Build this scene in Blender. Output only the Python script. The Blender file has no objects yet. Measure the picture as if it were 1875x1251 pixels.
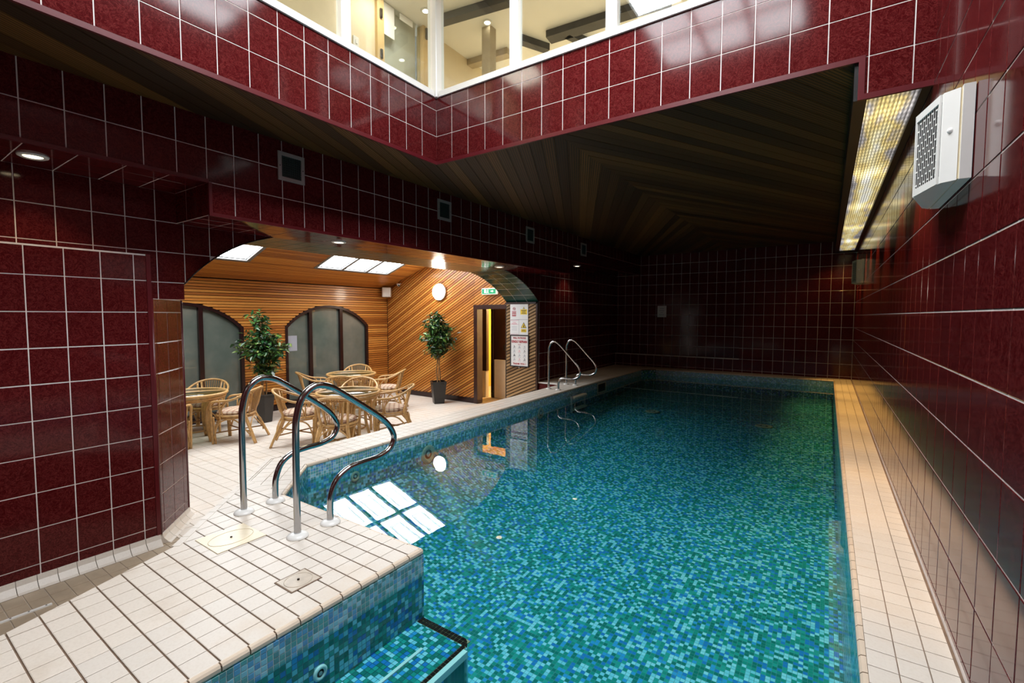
import bpy, math, random
from mathutils import Vector, Matrix
random.seed(7)
sc = bpy.context.scene
COL = sc.collection
PI = math.pi

# ------------------------------------------------------------------ camera
F_PX, YAW, PITCH, ROLL, CAM_H = 852.38, 0.59469, -0.055846, 0.00202, 1.28
fwd = Vector((-math.sin(YAW)*math.cos(PITCH), math.cos(YAW)*math.cos(PITCH), math.sin(PITCH)))
rgt = Vector((math.cos(YAW), math.sin(YAW), 0)); up = rgt.cross(fwd)
rgt, up = rgt*math.cos(ROLL)+up*math.sin(ROLL), up*math.cos(ROLL)-rgt*math.sin(ROLL)
cam_d = bpy.data.cameras.new('camera'); cam = bpy.data.objects.new('camera', cam_d); COL.objects.link(cam)
cam_d.sensor_width = 36; cam_d.lens = F_PX/1875*36; cam_d.clip_start = 0.02; cam_d.clip_end = 100
CPOS = Vector((0, 0, CAM_H))
m = Matrix((rgt, up, -fwd)).transposed().to_4x4(); m.translation = CPOS
cam.matrix_world = m
sc.camera = cam

# ------------------------------------------------------------------ world, exposure, sky light strengths
world = bpy.data.worlds.new('world'); sc.world = world; world.use_nodes = True
world.node_tree.nodes['Background'].inputs[0].default_value = (0.8, 0.9, 1.0, 1)
world.node_tree.nodes['Background'].inputs[1].default_value = 0.3
LANTERN_L = 25.0      # radiance of the added roof lantern over the light well
SKY_L = 15.5       # radiance of the roof windows over the seating room
vs = sc.view_settings
vs.view_transform = 'Standard'; vs.look = 'None'; vs.exposure = 0.0; vs.gamma = 1.0; vs.use_curve_mapping = False
sc.cycles.max_bounces = 10; sc.cycles.diffuse_bounces = 4; sc.cycles.glossy_bounces = 5
sc.cycles.transparent_max_bounces = 12; sc.cycles.sample_clamp_indirect = 4.0
sc.cycles.caustics_reflective = False; sc.cycles.caustics_refractive = False

# ------------------------------------------------------------------ materials
class NT:
    def __init__(s, name):
        s.m = bpy.data.materials.new(name); s.m.use_nodes = True
        s.t = s.m.node_tree; s.t.nodes.clear()
        s.out = s.t.nodes.new('ShaderNodeOutputMaterial')
    def n(s, kind, **kw):
        nd = s.t.nodes.new('ShaderNode'+kind)
        for k, v in kw.items(): setattr(nd, k, v)
        return nd
    def l(s, a, b): s.t.links.new(a, b)
    def math(s, op, a, b=None, c=None):
        nd = s.n('Math', operation=op)
        for i, v in enumerate((a, b, c)):
            if v is None: continue
            if isinstance(v, (int, float)): nd.inputs[i].default_value = v
            else: s.l(v, nd.inputs[i])
        return nd.outputs[0]
    def ramp(s, fac, stops, interp='LINEAR'):
        r = s.n('ValToRGB'); cr = r.color_ramp; cr.interpolation = interp
        while len(cr.elements) < len(stops): cr.elements.new(0.5)
        for e, (p, c) in zip(cr.elements, stops): e.position = p; e.color = (*c, 1)
        if fac is not None: s.l(fac, r.inputs[0])
        return r.outputs[0]
    def noise(s, scale, detail=3, rough=0.5, vec=None, dist=0.0):
        nd = s.n('TexNoise'); nd.inputs['Scale'].default_value = scale; nd.inputs['Detail'].default_value = detail
        nd.inputs['Roughness'].default_value = rough; nd.inputs['Distortion'].default_value = dist
        if vec is not None: s.l(vec, nd.inputs['Vector'])
        return nd.outputs['Fac']
    def pos(s): return s.n('NewGeometry').outputs['Position']
    def mapv(s, vec, scale=(1, 1, 1), rot=(0, 0, 0)):
        mp = s.n('Mapping'); mp.inputs['Scale'].default_value = scale; mp.inputs['Rotation'].default_value = rot
        s.l(vec, mp.inputs['Vector']); return mp.outputs[0]
    def mix(s, fac, a, b, blend='MIX'):
        nd = s.n('MixRGB', blend_type=blend)
        for i, v in zip((0, 1, 2), (fac, a, b)):
            if isinstance(v, (int, float)): nd.inputs[i].default_value = v
            elif isinstance(v, tuple): nd.inputs[i].default_value = (*v, 1)
            else: s.l(v, nd.inputs[i])
        return nd.outputs[0]
    def bsdf(s, color, rough=0.5, metal=0.0, spec=0.5, bump=None, bump_s=0.2, bump_d=0.01, coat=0.0, coat_r=0.03, emit=None, emit_s=0.0):
        b = s.n('BsdfPrincipled')
        for key, v in (('Base Color', color), ('Roughness', rough)):
            if isinstance(v, tuple): b.inputs[key].default_value = (*v, 1)
            elif isinstance(v, (int, float)): b.inputs[key].default_value = v
            else: s.l(v, b.inputs[key])
        b.inputs['Metallic'].default_value = metal; b.inputs['Specular IOR Level'].default_value = spec
        b.inputs['Coat Weight'].default_value = coat; b.inputs['Coat Roughness'].default_value = coat_r
        if emit is not None:
            b.inputs['Emission Color'].default_value = (*emit, 1); b.inputs['Emission Strength'].default_value = emit_s
        if bump is not None:
            bp = s.n('Bump'); bp.inputs['Strength'].default_value = bump_s; bp.inputs['Distance'].default_value = bump_d
            s.l(bump, bp.inputs['Height']); s.l(bp.outputs[0], b.inputs['Normal'])
        s.l(b.outputs[0], s.out.inputs[0]); return b

M = {}
def plain(name, color, rough=0.5, metal=0.0, spec=0.5, var=0.06, scale=9.0, **kw):
    t = NT(name)
    nz = t.noise(scale, 4, 0.6, t.pos())
    c0 = tuple(max(0, c*(1-var)) for c in color); c1 = tuple(min(1, c*(1+var)) for c in color)
    t.bsdf(t.ramp(nz, [(0.3, c0), (0.7, c1)]), rough, metal, spec, **kw)
    M[name] = t.m; return t.m
def emitter(name, color, strength):
    t = NT(name); e = t.n('Emission'); e.inputs[0].default_value = (*color, 1); e.inputs[1].default_value = strength
    t.l(e.outputs[0], t.out.inputs[0]); M[name] = t.m; return t.m

def glazed_tile(name, base, vein, rough=0.09, spec=0.5, vein_w=0.5):
    t = NT(name); p = t.pos()
    v1 = t.noise(14, 8, 0.68, p, 2.2); v2 = t.noise(30, 6, 0.7, p, 1.5)
    ridge = t.math('ABSOLUTE', t.math('SUBTRACT', v1, 0.5))
    ridge2 = t.math('ABSOLUTE', t.math('SUBTRACT', v2, 0.5))
    lines = t.ramp(ridge, [(0.0, (1, 1, 1)), (0.03, (0, 0, 0))])
    lines2 = t.ramp(ridge2, [(0.0, (0.7, 0.7, 0.7)), (0.03, (0, 0, 0))])
    both = t.mix(1.0, lines, lines2, 'LIGHTEN')
    dark = tuple(c*0.72 for c in base)
    body = t.mix(t.noise(5, 3, 0.5, p), dark, base)
    info = t.n('ObjectInfo')
    body = t.mix(t.math('MULTIPLY', info.outputs['Random'], 0.25), body, dark)
    amt = t.math('MULTIPLY', both, vein_w)
    col = t.mix(amt, body, vein)
    t.bsdf(col, rough, 0, spec, bump=t.noise(5, 1, 0.4, p), bump_s=0.012, bump_d=0.02)
    M[name] = t.m; return t.m
glazed_tile('red_tile', (0.070, 0.0043, 0.0058), (0.30, 0.055, 0.052), 0.10, 0.25, 0.36)
glazed_tile('green_tile', (0.005, 0.06, 0.048), (0.02, 0.10, 0.08), 0.22, 0.35, 0.3)
plain('grout_white', (0.86, 0.79, 0.76), 0.8, var=0.08, scale=20)
plain('grout_brown', (0.19, 0.125, 0.085), 0.85, var=0.25, scale=14)
plain('red_trim', (0.10, 0.007, 0.011), 0.3, var=0.08)
plain('white_paint', (0.86, 0.85, 0.82), 0.35, var=0.02)
plain('white_plastic', (0.84, 0.83, 0.80), 0.3, var=0.02)
plain('off_white_wall', (0.74, 0.70, 0.62), 0.7, var=0.05, scale=3)
plain('cream_plastic', (0.62, 0.58, 0.44), 0.4, var=0.05)
plain('dark_frame', (0.020, 0.006, 0.006), 0.25, var=0.2)
plain('black_pit', (0.006, 0.006, 0.006), 0.6, var=0.2)
plain('black_metal', (0.012, 0.011, 0.011), 0.35, var=0.2)
plain('grey_metal', (0.45, 0.44, 0.43), 0.4, 0.3, var=0.05)
plain('bar_grey', (0.17, 0.17, 0.17), 0.6, var=0.05)
plain('vent_green', (0.02, 0.045, 0.042), 0.5, var=0.1)
plain('grey_plate', (0.55, 0.47, 0.38), 0.35, var=0.12, scale=18)
plain('ivory_plate', (0.74, 0.62, 0.42), 0.35, var=0.12, scale=9)
plain('sign_white', (0.80, 0.80, 0.80), 0.25, var=0.02)
plain('sign_red', (0.42, 0.010, 0.030), 0.4, var=0.02)
plain('sign_pink', (0.75, 0.35, 0.42), 0.4, var=0.02)
plain('sign_yellow', (0.85, 0.60, 0.03), 0.4, var=0.02)
plain('sign_black', (0.02, 0.02, 0.025), 0.4, var=0.02)
plain('sign_grey', (0.35, 0.36, 0.42), 0.4, var=0.02)
plain('exit_green', (0.0, 0.25, 0.10), 0.35, var=0.02, emit=(0.0, 0.35, 0.14), emit_s=0.6)
plain('exit_white', (0.85, 0.9, 0.85), 0.35, var=0.02, emit=(0.9, 1, 0.9), emit_s=0.5)
plain('yellow_wall', (0.80, 0.50, 0.05), 0.6, var=0.04)
plain('corridor_tile', (0.75, 0.66, 0.52), 0.35, var=0.04)
plain('pale_wood', (0.66, 0.47, 0.22), 0.45, var=0.12, scale=5)
plain('pale_wall', (0.78, 0.66, 0.45), 0.6, var=0.06, scale=4)
plain('paper', (0.88, 0.88, 0.86), 0.6, var=0.02)
plain('beam_grey', (0.05, 0.05, 0.055), 0.6, var=0.2)
plain('beam_tan', (0.42, 0.34, 0.23), 0.6, var=0.1)
plain('brown_handle', (0.03, 0.02, 0.012), 0.3, 0.5, var=0.1)
plain('soil', (0.03, 0.02, 0.012), 0.9, var=0.4, scale=40)
plain('black_pot', (0.016, 0.015, 0.015), 0.35, var=0.2)
plain('stem', (0.30, 0.17, 0.07), 0.7, var=0.3, scale=30)
emitter('lantern_glow', (0.93, 0.97, 1.0), LANTERN_L)
emitter('sky_glow', (0.95, 0.98, 1.0), SKY_L)
emitter('globe_glow', (1.0, 0.90, 0.74), 40.0)
emitter('lamp_glow', (1.0, 0.80, 0.50), 9.0)
emitter('upper_lamp_glow', (1.0, 0.90, 0.70), 16.0)

t = NT('chrome'); t.bsdf((0.46, 0.46, 0.47), t.ramp(t.noise(60, 2, 0.5, t.pos()), [(0.3, (0.10,)*3), (0.7, (0.16,)*3)]), 1.0); M['chrome'] = t.m

def floor_tile(name, base, stain, rough=0.4):
    t = NT(name); p = t.pos(); info = t.n('ObjectInfo')
    c = t.mix(t.math('MULTIPLY', info.outputs['Random'], 0.35), base, tuple(b*0.88 for b in base))
    c = t.mix(t.ramp(t.noise(4.5, 4, 0.6, p), [(0.52, (0, 0, 0)), (0.78, (0.7, 0.7, 0.7))]), c, stain)
    c = t.mix(t.ramp(t.noise(90, 2, 0.5, p), [(0.45, (0, 0, 0)), (0.8, (0.25,)*3)]), c, tuple(b*0.8 for b in stain))
    t.bsdf(c, rough, 0, 0.4, bump=t.noise(140, 2, 0.5, p), bump_s=0.08, bump_d=0.002)
    M[name] = t.m
floor_tile('cream_tile', (0.74, 0.675, 0.60), (0.66, 0.55, 0.44), 0.42)
floor_tile('studded_tile', (0.77, 0.69, 0.60), (0.62, 0.52, 0.42), 0.5)
plain('cream_edge', (0.68, 0.56, 0.44), 0.35, var=0.08)

def wood(name, lo, mid, hi, rough=0.3, coat=0.0, rib=None, axis_rot=0.0, sc3=(1, 1, 1)):
    """boards tinted one by one (Object Info) with long grain in object space (x = along the board)"""
    t = NT(name)
    tc = t.n('TexCoord'); info = t.n('ObjectInfo')
    off = t.n('VectorMath', operation='ADD'); t.l(tc.outputs['Object'], off.inputs[0])
    cmb = t.n('CombineXYZ'); t.l(t.math('MULTIPLY', info.outputs['Random'], 37.0), cmb.inputs[0]); t.l(t.math('MULTIPLY', info.outputs['Random'], 11.0), cmb.inputs[1])
    t.l(cmb.outputs[0], off.inputs[1])
    v = t.mapv(off.outputs[0], (1.1, 38, 38))
    g = t.noise(1.0, 5, 0.65, v, 0.6)
    tint = t.ramp(info.outputs['Random'], [(0.0, lo), (0.45, mid), (1.0, hi)])
    col = t.mix(t.ramp(g, [(0.35, (0, 0, 0)), (0.75, (0.38,)*3)]), tint, lo)
    bump = g
    if rib:
        sep = t.n('SeparateXYZ'); t.l(tc.outputs['Object'], sep.inputs[0])
        fr = t.math('FRACT', t.math('MULTIPLY', sep.outputs[1], 1.0/rib))
        groove = t.math('LESS_THAN', t.math('ABSOLUTE', t.math('SUBTRACT', fr, 0.5)), 0.16)
        col = t.mix(groove, col, tuple(c*0.12 for c in lo))
        bump = t.math('SUBTRACT', 1.0, groove)
    t.bsdf(col, rough, 0, 0.4, bump=bump, bump_s=0.35 if rib else 0.12, bump_d=0.008 if rib else 0.002, coat=coat, coat_r=0.12)
    M[name] = t.m
wood('cedar', (0.30, 0.095, 0.018), (0.52, 0.190, 0.034), (0.66, 0.29, 0.062), 0.34, 0.25)
wood('cedar_grey', (0.16, 0.085, 0.035), (0.33, 0.19, 0.08), (0.42, 0.26, 0.12), 0.5)
wood('ceiling_wood', (0.040, 0.016, 0.0035), (0.100, 0.042, 0.009), (0.215, 0.094, 0.020), 0.5, rib=0.022)
plain('dark_gap', (0.012, 0.007, 0.004), 0.8, var=0.2)
plain('mahogany', (0.034, 0.010, 0.007), 0.3, var=0.35, scale=5, coat=0.2)
plain('rattan', (0.56, 0.335, 0.125), 0.38, var=0.22, scale=22, coat=0.15)
plain('rattan_dark', (0.34, 0.185, 0.06), 0.45, var=0.25, scale=22)

t = NT('plaid'); tc = t.n('TexCoord'); sep = t.n('SeparateXYZ'); t.l(tc.outputs['Object'], sep.inputs[0])
def stripe(o, s, w): return t.math('LESS_THAN', t.math('FRACT', t.math('MULTIPLY', o, s)), w)
c = t.mix(t.math('MULTIPLY', stripe(sep.outputs[0], 14, 0.36), 0.7), (0.60, 0.48, 0.36), (0.25, 0.11, 0.07))
c = t.mix(t.math('MULTIPLY', stripe(sep.outputs[1], 14, 0.36), 0.6), c, (0.25, 0.11, 0.07))
t.bsdf(c, 0.9, 0, 0.2, bump=t.noise(150, 2, 0.5), bump_s=0.2, bump_d=0.002); M['plaid'] = t.m

t = NT('woven_pot'); tc = t.n('TexCoord'); sep = t.n('SeparateXYZ'); t.l(tc.outputs['Object'], sep.inputs[0])
wv = t.math('MULTIPLY', t.math('SINE', t.math('MULTIPLY', sep.outputs[2], 420)), t.math('SINE', t.math('MULTIPLY', t.math('ADD', sep.outputs[0], sep.outputs[1]), 300)))
t.bsdf(t.ramp(wv, [(0.2, (0.022, 0.018, 0.015)), (0.9, (0.085, 0.072, 0.062))]), 0.55, bump=wv, bump_s=0.5, bump_d=0.004); M['woven_pot'] = t.m

t = NT('leaf'); info = t.n('NewGeometry')
c = t.ramp(info.outputs['Random Per Island'], [(0.0, (0.010, 0.040, 0.018)), (0.5, (0.025, 0.10, 0.030)), (0.85, (0.09, 0.20, 0.035)), (1.0, (0.30, 0.34, 0.10))])
t.bsdf(c, 0.28, 0, 0.5); M['leaf'] = t.m

def clear(name, tint, ior, rough=0.0, bump=None, bump_s=0.1, extra=None):
    t = NT(name); fr = t.n('Fresnel')
    bf = t.n('NewGeometry').outputs['Backfacing']; t.l(t.math('ADD', ior, t.math('MULTIPLY', bf, 1.0/ior-ior)), fr.inputs[0])
    tr = t.n('BsdfTransparent'); tr.inputs[0].default_value = (*tint, 1)
    gl = t.n('BsdfGlossy'); gl.inputs['Roughness'].default_value = rough; gl.inputs[0].default_value = (1, 1, 1, 1)
    if bump:
        nz = t.noise(*bump, t.pos()); bp = t.n('Bump'); bp.inputs['Strength'].default_value = bump_s; bp.inputs['Distance'].default_value = 0.02
        t.l(nz, bp.inputs['Height']); t.l(bp.outputs[0], gl.inputs['Normal']); t.l(bp.outputs[0], fr.inputs['Normal'])
    mx = t.n('MixShader'); t.l(fr.outputs[0], mx.inputs[0]); t.l(tr.outputs[0], mx.inputs[1]); t.l(gl.outputs[0], mx.inputs[2])
    t.l(mx.outputs[0], t.out.inputs[0]); M[name] = t.m
clear('water', (0.60, 0.92, 0.95), 1.33, 0.0, (3.0, 2, 0.5), 0.02)
clear('pane_glass', (0.93, 0.96, 0.95), 1.5, 0.02)
clear('table_glass', (0.62, 0.68, 0.62), 1.5, 0.01)

t = NT('frosted_glass'); p = t.pos()
c = t.ramp(t.noise(1.1, 4, 0.6, p), [(0.35, (0.085, 0.11, 0.095)), (0.55, (0.13, 0.15, 0.13)), (0.75, (0.21, 0.205, 0.17))])
t.bsdf(c, 0.25, 0, 0.5, coat=1.0, coat_r=0.015); M['frosted_glass'] = t.m

t = NT('lamp_diffuser'); p = t.pos()
sx = t.n('SeparateXYZ'); t.l(p, sx.inputs[0])
ctr = t.math('SUBTRACT', 1.0, t.math('MULTIPLY', t.math('ABSOLUTE', t.math('SUBTRACT', sx.outputs[0], 0.275)), 7.5))
pat = t.math('ADD', t.math('MULTIPLY', t.noise(1.0, 3, 0.6, t.mapv(p, (7, 1.6, 1))), 0.9), t.math('MULTIPLY', ctr, 0.28))
warm = t.ramp(pat, [(0.30, (0.20, 0.18, 0.18)), (0.46, (0.44, 0.41, 0.40)), (0.58, (0.80, 0.60, 0.22)), (0.70, (1.0, 0.86, 0.45)), (0.82, (1.0, 0.97, 0.85))])
band = t.math('POWER', t.math('ABSOLUTE', t.math('SINE', t.math('MULTIPLY', sx.outputs[1], 2.05))), 14)
rb = t.math('ADD', t.math('MULTIPLY', t.math('SINE', t.math('MULTIPLY', sx.outputs[0], 300)), 0.42), 0.72)
rb2 = t.math('ADD', t.math('MULTIPLY', t.math('SINE', t.math('MULTIPLY', sx.outputs[1], 75)), 0.22), 0.85)
em = t.n('Emission'); t.l(warm, em.inputs[0]); t.l(t.math('MULTIPLY', t.math('MULTIPLY', rb, rb2), t.math('ADD', 0.85, t.math('MULTIPLY', band, 0.9))), em.inputs[1])
gl = t.n('BsdfGlossy'); gl.inputs['Roughness'].default_value = 0.15; gl.inputs[0].default_value = (0.25, 0.25, 0.25, 1)
ad = t.n('AddShader'); t.l(em.outputs[0], ad.inputs[0]); t.l(gl.outputs[0], ad.inputs[1]); t.l(ad.outputs[0], t.out.inputs[0]); M['lamp_diffuser'] = t.m

MP = 0.025
def mosaic(name, au, av, grout=(0.16, 0.30, 0.32), rot=0.0, light_lift=0.0):
    """random glass mosaic laid out on a 25 mm grid along the two named axes"""
    t = NT(name); p = t.pos()
    if rot: p = t.mapv(p, (1, 1, 1), (0, 0, rot))
    s = t.n('SeparateXYZ'); t.l(p, s.inputs[0])
    u = t.math('MULTIPLY', s.outputs[au], 1/MP); v = t.math('MULTIPLY', s.outputs[av], 1/MP)
    cb = t.n('CombineXYZ'); t.l(t.math('FLOOR', u), cb.inputs[0]); t.l(t.math('FLOOR', v), cb.inputs[1])
    wn = t.n('TexWhiteNoise', noise_dimensions='2D'); t.l(cb.outputs[0], wn.inputs['Vector'])
    col = t.ramp(wn.outputs['Value'], [(0.0, (0.012, 0.18, 0.15)), (0.20, (0.018, 0.27, 0.215)), (0.38, (0.028, 0.34, 0.29)), (0.50, (0.025, 0.20, 0.54)), (0.64, (0.045, 0.32, 0.66)), (0.74, (0.26, 0.62, 0.74)), (0.88, (0.38, 0.70, 0.80))], 'CONSTANT')
    if light_lift: col = t.mix(light_lift, col, (0.42, 0.76, 0.95))  # waterline mosaic lightened: brightness above the water put into its colour
    fu = t.math('ABSOLUTE', t.math('SUBTRACT', t.math('FRACT', u), 0.5)); fv = t.math('ABSOLUTE', t.math('SUBTRACT', t.math('FRACT', v), 0.5))
    g = t.math('GREATER_THAN', t.math('MAXIMUM', fu, fv), 0.455)
    col = t.mix(g, col, grout)
    t.bsdf(col, t.ramp(g, [(0, (0.15,)*3), (1, (0.7,)*3)]), 0, 0.5, bump=t.math('SUBTRACT', 1.0, g), bump_s=0.3, bump_d=0.002)
    M[name] = t.m
mosaic('mosaic_floor', 0, 1, (0.06, 0.24, 0.24)); mosaic('mosaic_wall_x', 1, 2); mosaic('mosaic_wall_y', 0, 2); mosaic('mosaic_chamfer', 0, 2, rot=PI/4); mosaic('mosaic_lit_band_x', 1, 2, (0.86, 0.90, 0.88), light_lift=0.30); mosaic('mosaic_lit_band_y', 0, 2, (0.86, 0.90, 0.88), light_lift=0.30)

# ------------------------------------------------------------------ geometry helpers
def tag(o, label=None, cat=None, group=None, kind=None):
    if label: o['label'] = label
    if cat: o['category'] = cat
    if group: o['group'] = group
    if kind: o['kind'] = kind
    return o
def link(name, me, parent=None):
    o = bpy.data.objects.new(name, me); COL.objects.link(o)
    if parent is not None: o.parent = parent
    return o
def empty(name, loc=(0, 0, 0), rz=0.0, label=None, cat=None, group=None, kind=None):
    o = link(name, None); o.location = loc; o.rotation_euler = (0, 0, rz); o.empty_display_size = 0.1
    return tag(o, label, cat, group, kind)
class MB:
    def __init__(s): s.v = []; s.f = []; s.sm = []
    def add(s, vs_, fs, smooth=False):
        b = len(s.v); s.v += [tuple(q) for q in vs_]
        s.f += [tuple(b+i for i in f) for f in fs]; s.sm += [smooth]*len(fs); return s
    def box(s, x0, x1, y0, y1, z0, z1, R=None):
        vs_ = [Vector((x, y, z)) for z in (z0, z1) for y in (y0, y1) for x in (x0, x1)]
        if R is not None: vs_ = [R @ q for q in vs_]
        return s.add(vs_, [(0, 2, 3, 1), (4, 5, 7, 6), (0, 1, 5, 4), (2, 6, 7, 3), (0, 4, 6, 2), (1, 3, 7, 5)])
    def bbox(s, x0, x1, y0, y1, z0, z1, b=0.004, R=None):
        """box with chamfered vertical and top edges"""
        b = min(b, (x1-x0)*0.4, (y1-y0)*0.4, (z1-z0)*0.4)
        def ring(z, i, c): return [(x0+i+c, y0+i, z), (x1-i-c, y0+i, z), (x1-i, y0+i+c, z), (x1-i, y1-i-c, z), (x1-i-c, y1-i, z), (x0+i+c, y1-i, z), (x0+i, y1-i-c, z), (x0+i, y0+i+c, z)]
        vs_ = ring(z0, b, b) + ring(z0+b, 0, b) + ring(z1-b, 0, b) + ring(z1, b, b)
        if R is not None: vs_ = [R @ Vector(q) for q in vs_]
        fs = [tuple(reversed(range(8))), tuple(range(24, 32))]
        for k in range(3):
            for i in range(8): fs.append((k*8+i, k*8+(i+1) % 8, (k+1)*8+(i+1) % 8, (k+1)*8+i))
        return s.add(vs_, fs)
    def tube(s, pts, r, n=8, closed=False, cap=True, smooth=True):
        pts = [Vector(p) for p in pts]; k = len(pts)
        rs = r if isinstance(r, (list, tuple)) else [r]*k
        vs_ = []; prev = None
        for i, p in enumerate(pts):
            if closed: d = pts[(i+1) % k]-pts[i-1]
            else: d = pts[min(i+1, k-1)]-pts[max(i-1, 0)]
            d.normalize()
            if prev is None:
                a = Vector((0, 0, 1)) if abs(d.z) < 0.9 else Vector((1, 0, 0)); e1 = d.cross(a).normalized()
            else:
                e1 = prev - d*prev.dot(d)
                e1 = e1.normalized() if e1.length > 1e-6 else d.orthogonal().normalized()
            prev = e1; e2 = d.cross(e1)
            for j in range(n):
                an = 2*PI*j/n; vs_.append(p + (e1*math.cos(an)+e2*math.sin(an))*rs[i])
        fs = []
        for i in range(k if closed else k-1):
            a, b = i*n, ((i+1) % k)*n
            for j in range(n): fs.append((a+j, a+(j+1) % n, b+(j+1) % n, b+j))
        s.add(vs_, fs, smooth)
        if cap and not closed:
            b = len(s.v)-k*n
            s.f += [tuple(b+j for j in reversed(range(n))), tuple(b+(k-1)*n+j for j in range(n))]; s.sm += [False, False]
        return s
    def lathe(s, prof, n=24, c=(0, 0, 0), smooth=True, R=None):
        vs_ = []
        for r, z in prof:
            for j in range(n):
                an = 2*PI*j/n; q = Vector((r*math.cos(an), r*math.sin(an), z))
                if R is not None: q = R @ q
                vs_.append(q+Vector(c))
        fs = [(i*n+j, i*n+(j+1) % n, (i+1)*n+(j+1) % n, (i+1)*n+j) for i in range(len(prof)-1) for j in range(n)]
        fs.append(tuple(reversed(range(n)))); fs.append(tuple((len(prof)-1)*n+j for j in range(n)))
        return s.add(vs_, fs, smooth)
    def prism(s, poly, O, U, V, N, th):
        """polygon (u, v) in the frame O,U,V extruded from 0 to th along N"""
        O = Vector(O); U = Vector(U); V = Vector(V); N = Vector(N); k = len(poly)
        lo = [O+U*a+V*b for a, b in poly]; hi = [q+N*th for q in lo]
        fs = [tuple(range(k, 2*k)), tuple(reversed(range(k)))] + [(i, (i+1) % k, k+(i+1) % k, k+i) for i in range(k)]
        if th < 0: fs = [tuple(reversed(f)) for f in fs]
        return s.add(lo+hi, fs)
    def mesh(s, name, mat):
        me = bpy.data.meshes.new(name); me.from_pydata(s.v, [], s.f)
        me.polygons.foreach_set('use_smooth', s.sm); me.materials.append(mat if not isinstance(mat, str) else M[mat]); me.update(); return me
    def build(s, name, mat, parent=None, **kw):
        return tag(link(name, s.mesh(name, mat), parent), **kw)
def area(p): return 0.5*sum(p[i][0]*p[(i+1) % len(p)][1]-p[(i+1) % len(p)][0]*p[i][1] for i in range(len(p)))
def ccw(p): return p if area(p) > 0 else p[::-1]
def clip(poly, a, b, c):
    """keep a*u + b*v <= c"""
    out = []
    for i in range(len(poly)):
        p, q = poly[i-1], poly[i]; dp, dq = a*p[0]+b*p[1]-c, a*q[0]+b*q[1]-c
        if (dp > 0) != (dq > 0):
            t_ = dp/(dp-dq); out.append((p[0]+(q[0]-p[0])*t_, p[1]+(q[1]-p[1])*t_))
        if dq <= 0: out.append(q)
    return out
def clip_rect(poly, u0, u1, v0, v1):
    for a, b, c in ((-1, 0, -u0), (1, 0, u1), (0, -1, -v0), (0, 1, v1)):
        poly = clip(poly, a, b, c)
        if len(poly) < 3: return []
    out = []
    for q in poly:
        if not out or abs(q[0]-out[-1][0])+abs(q[1]-out[-1][1]) > 1e-5: out.append(q)
    if len(out) > 2 and abs(out[0][0]-out[-1][0])+abs(out[0][1]-out[-1][1]) < 1e-5: out.pop()
    return out if len(out) > 2 else []
def proj(p):
    d = p-CPOS; z = d.dot(fwd)
    if z < 0.05: return None
    return 937.5+F_PX*d.dot(rgt)/z, 625.5-F_PX*d.dot(up)/z, z
def seen_area(c, N, a):
    pr = proj(c)
    if pr is None or not (-40 < pr[0] < 1915 and -40 < pr[1] < 1291): return 0.0
    d = CPOS-c; cs = d.normalized().dot(N)
    return a*max(cs, 0)*(F_PX/d.length)**2
FULL = {}
def tile_mesh(w, h, th, mat):
    k = (round(w, 5), round(h, 5), round(th, 5), mat)
    if k not in FULL:
        b = min(0.0025, w*0.1); mb = MB(); r0 = [(0, 0), (w, 0), (w, h), (0, h)]; r1 = [(b, b), (w-b, b), (w-b, h-b), (b, h-b)]
        mb.add([(x, y, 0) for x, y in r0]+[(x, y, th-b*0.5) for x, y in r0]+[(x, y, th) for x, y in r1],
               [(8, 9, 10, 11)]+[(i, (i+1) % 4, 4+(i+1) % 4, 4+i) for i in range(4)]+[(4+i, 4+(i+1) % 4, 8+(i+1) % 4, 8+i) for i in range(4)])
        FULL[k] = mb.mesh('tile', mat)
    return FULL[k]
def frame_m(O, U, V, N):
    mm = Matrix((U, V, N)).transposed().to_4x4(); mm.translation = O; return mm
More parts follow.
